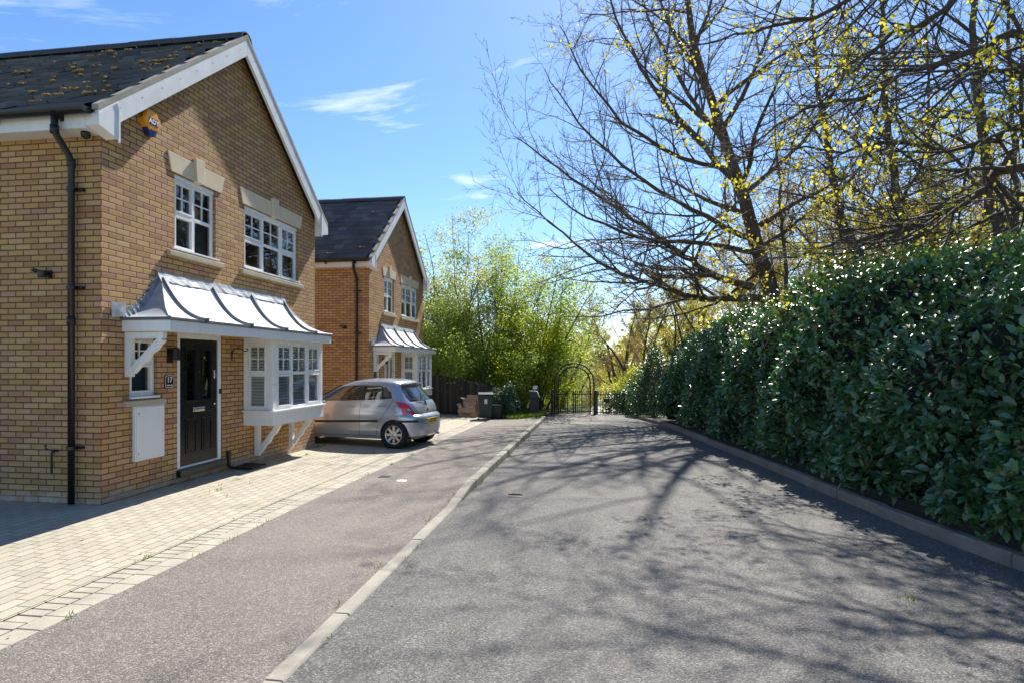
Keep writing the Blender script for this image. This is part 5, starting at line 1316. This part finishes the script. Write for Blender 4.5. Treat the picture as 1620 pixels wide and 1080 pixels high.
def big_bare():
    K = 1.36                                          # distance of the tree, in units of 18 m
    base = at(1222, 470, 18.0 * K); base.z = .1
    PB = {k: (dict(v, dens=v['dens'] / K) if isinstance(v, dict) else v) for k, v in BARE.items()}; PB['rmin'] = .0068
    at_ = lambda x, y, d: at(x, y, d * K)
    root = empty('bare_tree', base); tag(root, 'large bare leaning tree with a red brown trunk rising behind the hedge', 'tree')
    g = Grow(42)
    tr = refine([base, at_(1220, 470, 18), at_(1200, 400, 17.9), at_(1178, 320, 17.8), at_(1150, 235, 17.8), at_(1122, 150, 17.7), at_(1100, 80, 17.6), at_(1088, 0, 17.5), at_(1080, -90, 17.5), at_(1074, -190, 17.5)], 4, .02, g.r)
    rad = lin(.44, .05, len(tr), .7); g.line(tr, rad, True)
    man = [([(1195, 455, 17.8), (1133, 438, 17.4), (1093, 413, 17), (1064, 394, 16.8), (1000, 345, 16.4), (930, 300, 16), (860, 250, 15.6), (812, 215, 15.4)], .13),
           ([(1215, 474, 17.9), (1147, 473, 17.3), (1095, 470, 16.9), (1055, 455, 16.6), (1013, 444, 16.3), (973, 428, 16), (925, 400, 15.6), (870, 352, 15.3), (818, 305, 15)], .12),
           ([(1190, 380, 17.8), (1120, 345, 17.9), (1040, 300, 18), (960, 240, 18), (900, 170, 18), (862, 110, 18)], .10),
           ([(1170, 300, 17.8), (1110, 230, 17), (1050, 160, 16.4), (1000, 80, 16), (965, 0, 15.8), (945, -70, 15.6)], .10),
           ([(1150, 235, 17.8), (1090, 150, 18.4), (1040, 60, 18.8), (1005, -30, 19), (985, -110, 19)], .09),
           ([(1200, 400, 17.9), (1110, 385, 16.5), (1010, 375, 15.4), (930, 345, 14.8), (870, 300, 14.4)], .09),
           ([(1160, 270, 17.8), (1080, 250, 17), (985, 195, 16.5), (920, 110, 16.2), (885, 40, 16)], .085),
           ([(1205, 430, 17.9), (1130, 480, 18.4), (1060, 500, 18.8), (1000, 505, 19)], .06),
           ([(1195, 400, 18), (1262, 350, 18.6), (1330, 290, 19), (1385, 205, 19.2)], .09),
           ([(1175, 310, 17.9), (1250, 245, 18.2), (1310, 165, 18.2), (1350, 75, 18.2)], .09),
           ([(1140, 210, 17.8), (1190, 120, 17.4), (1230, 20, 17.0), (1250, -80, 16.8)], .09),
           ([(1115, 130, 17.7), (1060, 40, 17.2), (1030, -60, 17)], .07), ([(1100, 80, 17.6), (1130, -10, 17.2), (1150, -100, 17)], .07)]
    for pl, r0 in man:
        pts = refine([at_(*q) for q in pl], 3, .035, g.r); ra = lin(r0 * K, .015, len(pts), .8); g.line(pts, ra, True); g.kids(pts, ra, plen(pts), 2, PB)
    for t in range(13):
        i = 10 + int(t * 1.9); i = min(i, len(tr) - 2); a = t * 2.4; d = Vector((math.cos(a), math.sin(a), .55)); L = K * g.r.uniform(3.5, 5.5) * (1 - .35 * t / 13)
        g.branch(tr[i], d, L, rad[i] * .45, 1, PB)
    g.finish(root, base, MT['bark_red'], MT['twig_grey'])
    tip_leaves(g, 'buds', 9000, .045, MT['brownbud'], root, 4, .03)
    # ivy clad lower trunk
    rg = np.random.default_rng(2); n = 900; ix = rg.integers(3, 22, n); Pt = np.array([tuple(tr[i].lerp(tr[i + 1], rg.random()) - base) for i in ix]); a = rg.random(n) * 6.28; o = np.stack([np.cos(a), np.sin(a), 0 * a], -1)
    leaves_mesh('ivy', Pt + o * (rg.uniform(.30, .50, n) * (1 - ix / 45))[:, None], o + rg.normal(0, .5, (n, 3)), o * .3 + np.array([0, 0, 1]), rg.uniform(.06, .10, n), MT['brownbud'], root, 3)
big_bare()

def maple():
    base = Vector((9.9, 9.2, 0)); root = empty('maple_tree', base); tag(root, 'near maple with yellow new leaves whose dark limbs overhang the hedge from the right', 'tree')
    g = Grow(77); tr = refine([base, base + Vector((0, .1, 2.5)), base + Vector((-.1, .2, 5)), base + Vector((-.3, .2, 8)), base + Vector((-.5, .2, 12)), base + Vector((-.6, .3, 15))], 4, .03, g.r); rad = lin(.34, .05, len(tr), .8); g.line(tr, rad, True)
    man = [([(1620, 268, 8.9), (1560, 300, 9.1), (1500, 335, 9.3), (1430, 365, 9.5), (1330, 385, 10), (1240, 410, 10.6), (1150, 425, 11.2)], .095, 3.6),
           ([(1640, 330, 9.0), (1560, 350, 9.6), (1480, 372, 10.2), (1400, 380, 10.8), (1300, 395, 11.6), (1210, 388, 12.2)], .05, 3.8),
           ([(1650, 205, 8.6), (1560, 228, 8.9), (1480, 235, 9.3), (1420, 222, 9.7), (1340, 240, 10.2), (1250, 236, 10.8), (1160, 262, 11.4)], .075, 4.6),
           ([(1640, 55, 8.6), (1560, 75, 8.8), (1450, 110, 9.2), (1370, 150, 9.7), (1280, 175, 10.3), (1190, 225, 11), (1120, 235, 11.6)], .085, 6.0),
           ([(1700, -130, 8.6), (1560, -50, 8.9), (1470, 30, 9.2), (1400, 60, 9.6), (1340, 120, 10), (1290, 170, 10.5), (1250, 235, 11)], .085, 7.2),
           ([(1700, -240, 8.8), (1500, -90, 9.4), (1350, 0, 10), (1240, 40, 10.6), (1140, 60, 11.2), (1060, 85, 11.8)], .085, 8.4),
           ([(1720, -420, 9), (1480, -230, 9.6), (1330, -120, 10.2), (1200, -60, 10.8), (1080, -10, 11.4), (985, 15, 12)], .08, 9.6),
           ([(1660, 130, 8.6), (1590, 110, 8.0), (1510, 130, 7.6), (1440, 165, 7.4), (1380, 220, 7.4)], .05, 5.2)]
    PM = {k: (dict(v) if isinstance(v, dict) else v) for k, v in BARE.items()}; PM[2].update(dens=3.0, wob=.16, len=.42); PM[3].update(dens=3.6, len=.44); PM[4].update(dens=4.2); PM['leaf_lvl'] = 3; PM['rmin'] = .0032
    for pl, r0, zz in man:
        st = min(tr, key=lambda q: abs(q.z - zz)); pts = refine([st] + PIX(pl), 4, .03, g.r); ra = lin(r0 * .95, .009, len(pts), .75); g.line(pts, ra, True); g.kids(pts, ra, plen(pts), 2, PM)
    for t in range(16):
        i = 8 + int(t * .75); i = min(i, len(tr) - 2); a = t * 2.4 + 1; d = Vector((abs(math.cos(a)) * .9 + .2, math.sin(a), .5)); g.branch(tr[i], d, g.r.uniform(3, 4.6), rad[i] * .4, 1, dict(PM, max=3))
    g.finish(root, base, MT['bark'], MT['twig'])
    # leaves come in clusters on some of the sprays
    rs = random.Random(9); cells = {}
    def keep(p):
        key = (round(p.x / .75), round(p.y / .75), round(p.z / .75))
        if key not in cells: cells[key] = rs.random() < .42
        return cells[key]
    rg = np.random.default_rng(6); tips = [t for t in g.tips if keep(t[0])]; P = np.array([tuple(p) for p, d in tips]); n = 8400
    c = P[rg.integers(0, len(P), n // 6)]; pos = np.repeat(c, 6, 0) + rg.normal(0, .075, (n // 6 * 6, 3)); m = len(pos)
    leaves_mesh('leaves', pos, rg.normal(0, .7, (m, 3)) + np.array([0, 0, -.5]), rg.normal(0, .6, (m, 3)) + np.array([0, 0, .9]), rg.uniform(.042, .09, m), MT['yellow'], root, 12, LEAF2, 1.35)
maple()

def woodland_tree(name, trunk_px, r0, label, seed, bark, twig, leafmat, nleaf, lsz, limbs=12, llen=(2.2, 4), group=None, rz0=.3, P=None, el=.6, maxl=4):
    g = Grow(seed); pts = PIX(trunk_px); base = pts[0].copy(); base.z = -.1 + slope(base.y) if base.x < 4 else .0
    tr = refine([base] + pts, 4, .03, g.r); rad = lin(r0, .03, len(tr), .8); root = empty(name, base); tag(root, label, 'tree', group); g.line(tr, rad, True)
    Q = dict(P or BARE); Q['max'] = maxl; Q['leaf_lvl'] = min(maxl, 3)
    for t in range(limbs):
        f = rz0 + (1 - rz0) * (t + g.r.random()) / limbs; i = min(len(tr) - 2, int(f * (len(tr) - 1))); a = t * 2.4 + seed; d = Vector((math.cos(a), math.sin(a), el + g.r.uniform(-.1, .4)))
        g.branch(tr[i], d, g.r.uniform(*llen) * (1.1 - .5 * f), max(.02, rad[i] * .45), 1, Q)
    g.finish(root, base, bark, twig)
    if nleaf: tip_leaves(g, 'leaves', nleaf, lsz, leafmat, root, seed + 5, .10)
    return root, g
woodland_tree('bare_tree', [(1362, 430, 20), (1340, 370, 20), (1318, 285, 20), (1305, 200, 20), (1292, 110, 20), (1285, 0, 20), (1280, -120, 20)], .22, 'slim dark trunked tree behind the hedge, right of the leaning tree', 101, MT['bark'], MT['twig'], MT['yellow'], 500, .07, 16, (2.5, 4.2))
woodland_tree('bare_tree', [(1588, 400, 15), (1572, 330, 15), (1562, 250, 15), (1548, 160, 15), (1540, 40, 15), (1536, -120, 15), (1532, -300, 15)], .22, 'upright dark trunked tree near the right edge, behind the hedge', 103, MT['bark'], MT['twig'], MT['yellow'], 300, .06, 16, (2.2, 3.8))
woodland_tree('bare_tree', [(1245, 470, 24), (1243, 420, 24), (1236, 340, 24), (1228, 240, 24), (1224, 150, 24)], .12, 'thin straight young tree just right of the leaning trunk', 104, MT['bark'], MT['twig'], MT['olive'], 900, .07, 12, (1.6, 2.8))
woodland_tree('bare_tree', [(1600, 420, 21), (1608, 340, 21), (1606, 250, 21), (1600, 150, 21), (1596, 20, 21), (1590, -150, 21)], .17, 'slender tree standing behind the upright tree at the right edge', 105, MT['bark'], MT['twig'], MT['olive'], 900, .06, 14, (2, 3.6))
woodland_tree('bare_tree', [(1480, 420, 26), (1478, 340, 26), (1470, 250, 26), (1468, 130, 26), (1466, 0, 26)], .16, 'bare thin tree in the gap between the two dark trunks behind the hedge', 106, MT['bark'], MT['twig'], MT['olive'], 1200, .07, 14, (2, 3.8))

woodland_tree('oak_tree', [(1800, 430, 14.5), (1795, 200, 14.5), (1790, 0, 14.5), (1785, -250, 14.5), (1785, -450, 14.5)], .30, 'wide oak whose bare limbs reach in from beyond the right edge, behind the maple', 107, MT['bark'], MT['twig'], MT['yellow'], 2600, .06, 20, (4.5, 7.5), rz0=.25, el=.35)
woodland_tree('oak_tree', [(1440, 420, 19), (1425, 330, 19), (1405, 220, 19), (1398, 100, 19), (1396, -60, 19), (1394, -250, 19)], .20, 'crooked wide limbed oak between the slim dark trunk and the upright trunk', 108, MT['bark'], MT['twig'], MT['yellow'], 1600, .06, 22, (3.5, 6), rz0=.2, el=.35)
# evergreen crown in the top right corner
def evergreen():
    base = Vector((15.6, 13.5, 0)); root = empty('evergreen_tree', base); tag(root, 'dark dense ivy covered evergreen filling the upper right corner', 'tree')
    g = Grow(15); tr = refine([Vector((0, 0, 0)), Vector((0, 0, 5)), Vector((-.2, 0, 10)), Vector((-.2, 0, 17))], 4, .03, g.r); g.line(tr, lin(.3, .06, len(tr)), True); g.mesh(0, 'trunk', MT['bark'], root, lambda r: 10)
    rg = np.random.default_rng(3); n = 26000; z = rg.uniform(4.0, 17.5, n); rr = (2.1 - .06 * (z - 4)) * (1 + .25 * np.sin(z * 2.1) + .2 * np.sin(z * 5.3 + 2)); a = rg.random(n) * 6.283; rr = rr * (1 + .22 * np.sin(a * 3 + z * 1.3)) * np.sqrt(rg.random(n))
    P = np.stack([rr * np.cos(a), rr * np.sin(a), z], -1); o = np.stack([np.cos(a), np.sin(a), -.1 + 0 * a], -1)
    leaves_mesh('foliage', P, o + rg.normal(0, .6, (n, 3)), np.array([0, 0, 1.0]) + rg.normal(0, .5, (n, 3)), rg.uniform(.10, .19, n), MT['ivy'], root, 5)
evergreen()

# --- leafy multi-stem trees behind the fence on the left
SH = {0: dict(n=9, wob=.09, lift=.015, end=.2), 1: dict(n=7, wob=.15, lift=.03, dens=2.2, t0=.18, ang=(42, 80), rr=.5, len=.38, tap=.45),
      2: dict(n=4, wob=.14, lift=.04, dens=2.6, t0=.15, ang=(25, 55), rr=.5, len=.42), 3: dict(n=3, wob=.16, lift=.03, dens=3.0, t0=.15, ang=(25, 60), rr=.6, len=.45), 'max': 3, 'rmin': .005, 'thick': 1, 'leaf_lvl': 2}
def clump(px, d, top_py, stems, spread, mat, nleaf, lsz, label, seed, twig='twig', leaf_z0=0):
    b = at(px, 640, d); b.z = -.2 + slope(b.y); H = at(px, top_py, d).z - b.z; root = empty('leafy_tree', b); tag(root, label, 'tree', 'leafy spring trees behind the fence'); g = Grow(seed)
    for k in range(stems):
        a = k * 2.4 + seed; o = Vector((math.cos(a), math.sin(a), 0)); rr = g.r.uniform(.15, 1.15) * spread
        g.branch(Vector(b) + o * rr * .35, Vector((o.x * rr * .42, o.y * rr * .42, 1)), H * (1.04 - .22 * rr / spread) * g.r.uniform(.72, 1.0), g.r.uniform(.04, .085), 0, SH)
    g.finish(root, b, MT['bark'], MT[twig]); tip_leaves(g, 'leaves', int(nleaf * 1.5), lsz * 1.0, mat, root, seed, .20, .1, keep=(lambda p: p.z > leaf_z0) if leaf_z0 else None, width=1.75, al=.15)
clump(690, 27, 340, 7, 1.5, MT['spring_dull'], 11000, .085, 'tall airy grey green tree rising beside the far house gable', 201)
clump(738, 28, 318, 8, 1.5, MT['spring_dull'], 12500, .085, 'tallest grey green tree in the middle of the clump behind the fence', 202)
clump(785, 28.5, 352, 8, 1.5, MT['spring'], 13000, .085, 'yellow green many stemmed tree behind the wheelie bin', 203)
clump(760, 25.5, 455, 9, 1.5, MT['spring'], 10500, .08, 'lower yellow green tree leaning over the end of the fence', 204)
clump(828, 27, 400, 8, 1.4, MT['spring'], 12000, .085, 'broad yellow green tree behind the litter bin', 205)
clump(850, 26, 480, 9, 1.2, MT['bright'], 9500, .085, 'bright lime green young tree just left of the gate arch', 206)
clump(880, 30, 455, 7, 1.3, MT['spring_dull'], 3800, .085, 'grey green sparse tree beyond the gate arch on its left', 207)
clump(900, 38, 505, 6, 1.2, MT['spring_dull'], 2600, .085, 'small pale airy tree rising beyond the arch top', 208)
clump(705, 24.6, 505, 8, 1.3, MT['spring'], 8500, .08, 'bushy green tree close behind the start of the fence', 209)
clump(815, 25.2, 540, 9, 1.1, MT['bright'], 7000, .08, 'low lime green shrubby tree above the laurel bush', 210)
clump(655, 31, 400, 7, 1.6, MT['spring_dull'], 7000, .09, 'grey green tree half hidden behind the far house', 211)

# --- brown and olive woodland beyond the gate and behind the hedge
protos = {}
def proto(kind, seed, H, leafmat, nleaf, lsz, twig, spread):
    b = Vector((0, 0, 0)); root = empty('woodland_tree', b); g = Grow(seed)
    for k in range(3 if spread > 1 else 1):
        a = k * 2.1 + seed; g.branch(Vector((math.cos(a) * .15, math.sin(a) * .15, -.2)), Vector((math.cos(a) * .16 * spread, math.sin(a) * .16 * spread, 1)), H * g.r.uniform(.85, 1), .11, 0,
                 {**SH, 1: dict(SH[1], dens=1.7, ang=(30, 60), len=.38, t0=.15), 2: dict(SH[2], dens=2.0), 3: dict(SH[3], dens=2.6)})
    g.finish(root, b, MT['bark'], MT[twig]); tip_leaves(g, 'leaves', nleaf, lsz, leafmat, root, seed, .12, .0); protos[kind] = root
def copy_tree(src, loc, rz, sc, label, group):
    r = src.copy(); C.objects.link(r); r.location = loc; r.rotation_euler = (0, 0, rz); r.scale = sc if hasattr(sc, '__len__') else (sc,) * 3; tag(r, label, 'tree', group)
    for ch in src.children:
        c = ch.copy(); C.objects.link(c); c.parent = r
    return r
proto('brown', 301, 8.0, MT['brownbud'], 11000, .09, 'twig_grey', 1.6)
proto('olive', 302, 8.5, MT['olive'], 16000, .11, 'twig', 1.6)
proto('tall', 303, 12.0, MT['olive'], 7000, .10, 'twig', .8)
used = set()
WOOD = [('brown', 975, 38, 470, 'rounded brown budding tree just right of the gap of sky'), ('brown', 1015, 34, 455, 'brown budding tree over the far end of the hedge'), ('olive', 1060, 36, 450, 'olive tree behind the low sweeping limbs of the leaning tree'),
        ('olive', 1105, 33, 430, 'olive budding tree left of the leaning trunk'), ('olive', 1160, 30, 420, 'olive budding tree directly behind the leaning trunk'),
        ('tall', 1275, 34, 330, 'tall thin olive tree right of the leaning trunk'), ('olive', 1300, 30, 400, 'olive tree showing above the hedge beside the slim dark trunk'), ('olive', 1385, 31, 385, 'olive tree above the middle of the near hedge'),
        ('brown', 1440, 36, 350, 'brown budding tree above the near hedge'), ('tall', 1425, 38, 250, 'tall bare topped tree above the near hedge'), ('olive', 1500, 30, 380, 'olive tree left of the upright dark trunk'), ('brown', 1540, 34, 330, 'brown tree behind the upright dark trunk'),
        ('olive', 1610, 28, 370, 'olive tree at the right edge above the hedge'), ('brown', 1350, 42, 340, 'farther brown tree between the olive trees above the hedge'), ('tall', 1210, 40, 330, 'tall olive tree behind the leaning tree top'), ('tall', 1590, 36, 220, 'tall tree far behind the right edge trunks'),
        ('olive', 990, 50, 500, 'distant olive tree between the brown trees beyond the hedge'), ('brown', 1130, 48, 400, 'farther brown tree behind the olive ones'), ('olive', 905, 58, 535, 'far olive tree seen through the arch'),
        ('brown', 1320, 27, 330, 'brown tree close behind the slim dark trunk'), ('brown', 1400, 28, 300, 'brown tree behind the crooked oak'), ('brown', 1475, 27, 310, 'brown tree close behind the bare thin tree'), ('olive', 1555, 26, 300, 'olive tree close behind the upright dark trunk'), ('brown', 1625, 27, 290, 'brown tree at the far right behind the hedge'), ('brown', 1255, 29, 370, 'brown tree right behind the thin straight young tree')]
rw = random.Random(12)
for kind, px, d, top, lab in WOOD:
    q = at(px, 600, d); q.z = terrain_z(q.x, q.y); H = at(px, top - (45 if px > 1180 else 10), d).z - q.z; sc = H / {'brown': 7.6, 'olive': 8.0, 'tall': 11.0}[kind]
    w = min(1.5, max(.75, sc)) ; S = (w, w, sc)
    if kind not in used:
        used.add(kind); o = protos[kind]; o.location = q; o.scale = S; o.rotation_euler = (0, 0, rw.uniform(0, 6)); tag(o, lab, 'tree', 'budding woodland trees')
    else: copy_tree(protos[kind], q, rw.uniform(0, 6), S, lab, 'budding woodland trees')
# yellow green shrubs just beyond the gate and the railing
for i, (px, d, r, h, mt, lab) in enumerate([(888, 33, 1.1, 1.4, 'bright', 'bright yellow green shrub seen through the left of the arch'), (935, 40, 1.6, 1.7, 'olive', 'olive shrub seen through the right of the arch'), (968, 31, 1.3, 1.2, 'olive', 'low olive shrub behind the sign on the railing'),
                                          (1000, 30, 1.4, 2.0, 'bright', 'yellow green shrub behind the railing by the hedge end'), (858, 30, 1.2, 1.5, 'bright', 'lime shrub behind the railing left of the arch'), (915, 62, 2.6, 2.6, 'bright', 'distant pale green shrub at the end of the path'), (950, 50, 2.0, 2.2, 'olive', 'distant olive shrub right of the path')]):
    q = at(px, 640, d); q.z = terrain_z(q.x, q.y); bush('shrub', q, (r, r, h), 2600, .10, MT[mt], lab, 400 + i, LEAF2, group='shrubs beyond the gate', cat='shrub')
# far wood as one mass closing the horizon
def far_wood():
    rg = np.random.default_rng(8); n = 60000; az = rg.uniform(R(-75), R(75), n); d = rg.uniform(75, 130, n); H = 7.0 + 2.0 * np.sin(az * 9) + 1.5 * np.sin(az * 23 + 1) + 2.5 * np.clip(np.sin(az * 3 + .6), 0, 1)
    gap = np.exp(-((az - R(1.0)) / R(2.2)) ** 2); H = H * (1 - .62 * gap); z = H * rg.random(n) ** .8 - 1.2
    P = np.stack([d * np.sin(az), d * np.cos(az), z], -1); cell = np.floor(az * 60).astype(int); col = (np.sin(cell * 12.9898) * 43758.5453) % 1.0
    o = leaves_mesh('far_woodland', P, rg.normal(0, 1, (n, 3)), rg.normal(0, 1, (n, 3)), rg.uniform(.35, .8, n), MT['olive'], None, 3, LEAF2, 1.4, np.clip(col * .7 + rg.random(n) * .3, 0, 1))
    o['kind'] = 'stuff'; o['label'] = 'far olive woodland closing the horizon'
far_wood()

# --- grass verge, weeds, fallen leaves
def grass(name, pts, hgt, seed, mat, label):
    rg = np.random.default_rng(seed); n = len(pts); P = np.array(pts)
    d = np.array([0, 0, 1.0]) + rg.normal(0, .35, (n, 3)); o = leaves_mesh(name, P, d, rg.normal(0, 1, (n, 3)), hgt * rg.uniform(.5, 1.2, n), mat, None, seed, LEAF2, .35); o['kind'] = 'stuff'; o['label'] = label
rs = random.Random(14); pts = []
while len(pts) < 6500:
    y = rs.uniform(19.9, 23.8); x = rs.uniform(-3.4, -1.93)
    if x > -3.3 + .2 * math.sin(y * 3) and y > 20.2 + .35 * math.sin(x * 5) and not (x > -2.4 and y > 22.8): pts.append((x, y, ground(x, y) + .01))
struct(sheet('verge', [-3.5, -2.7, -1.93], rng(20.1, 24.2, 8), lambda x, y: ground(x, min(y, 21)) + .006, MT['floor']), 'grass verge by the litter bin')
grass('verge_grass', pts, .13, 15, MT['grassblade'], 'bright grass on the verge beside the kerb end')
pts = []
for i in range(30):
    x, y = rs.uniform(-6.0, -3.75), rs.uniform(3.2, 13); k = rs.choice((3, 4, 8, 14))
    if rs.random() < .45: x = -3.70 + rs.uniform(-.015, .02)
    pts += [(x + rs.gauss(0, .02), y + rs.gauss(0, .05), ground(x, y)) for _ in range(k)]
for i in range(40):
    y = rs.uniform(3.5, 20); x = KL + .02 if rs.random() < .6 else KL - .13; z = (-.09 + slope(y)) if x > KL else ground(KL - .14, y)
    pts += [(x + abs(rs.gauss(0, .012)) * (1 if x > KL else -1), y + rs.gauss(0, .09), z) for _ in range(rs.choice((2, 4, 7)))]
pts += [(2.45 + rs.gauss(0, .03), 4.93 + rs.gauss(0, .03), -.09) for _ in range(26)]
pts += [(-6.1 + abs(rs.gauss(0, .07)), 12 + rs.gauss(0, .15), ground(-6.1, 12)) for _ in range(160)]
grass('weeds', pts, .045, 16, MT['grassblade'], 'tiny weeds in the paving joints and along the kerb')
def litter():
    rg = np.random.default_rng(4); P = []
    for i in range(420):
        y = rg.uniform(2.5, 21)
        s = rg.random()
        if s < .45: x = kr_xs(y) - abs(rg.normal(0, .10)) - .01; z = -.085 + slope(y)
        elif s < .7: x = kr_xs(y) + .15 + rg.random() * .4; z = .03 + slope(y)
        elif s < .9: x = rg.uniform(KL + .05, kr_xs(y)); z = -.078 + slope(y)
        else: x = rg.uniform(-6, -1.9); z = ground(x, y) + .008
        P.append((x, y, z + .006))
    n = len(P); o = leaves_mesh('fallen_leaves', np.array(P), np.concatenate([rg.normal(0, 1, (n, 2)), rg.normal(0, .1, (n, 1))], 1), rg.normal(0, .3, (n, 3)) + np.array([0, 0, 1.0]), rg.uniform(.015, .045, n), MT['brownbud'], None, 9, LEAF2, 1.2)
    o['kind'] = 'stuff'; o['label'] = 'scattered dead leaves and grit on the road and in the gutter'
litter()
for o in [o for o in C.objects if o.type == 'MESH' and o.name.split('.')[0] in ('rib', 'wheel_well', 'pipe_clip', 'nail_head', 'gutter_bracket', 'door_glass', 'raised_panel', 'window_head', 'lock_button', 'curtain', 'clip', 'notice')]: split_islands(o)
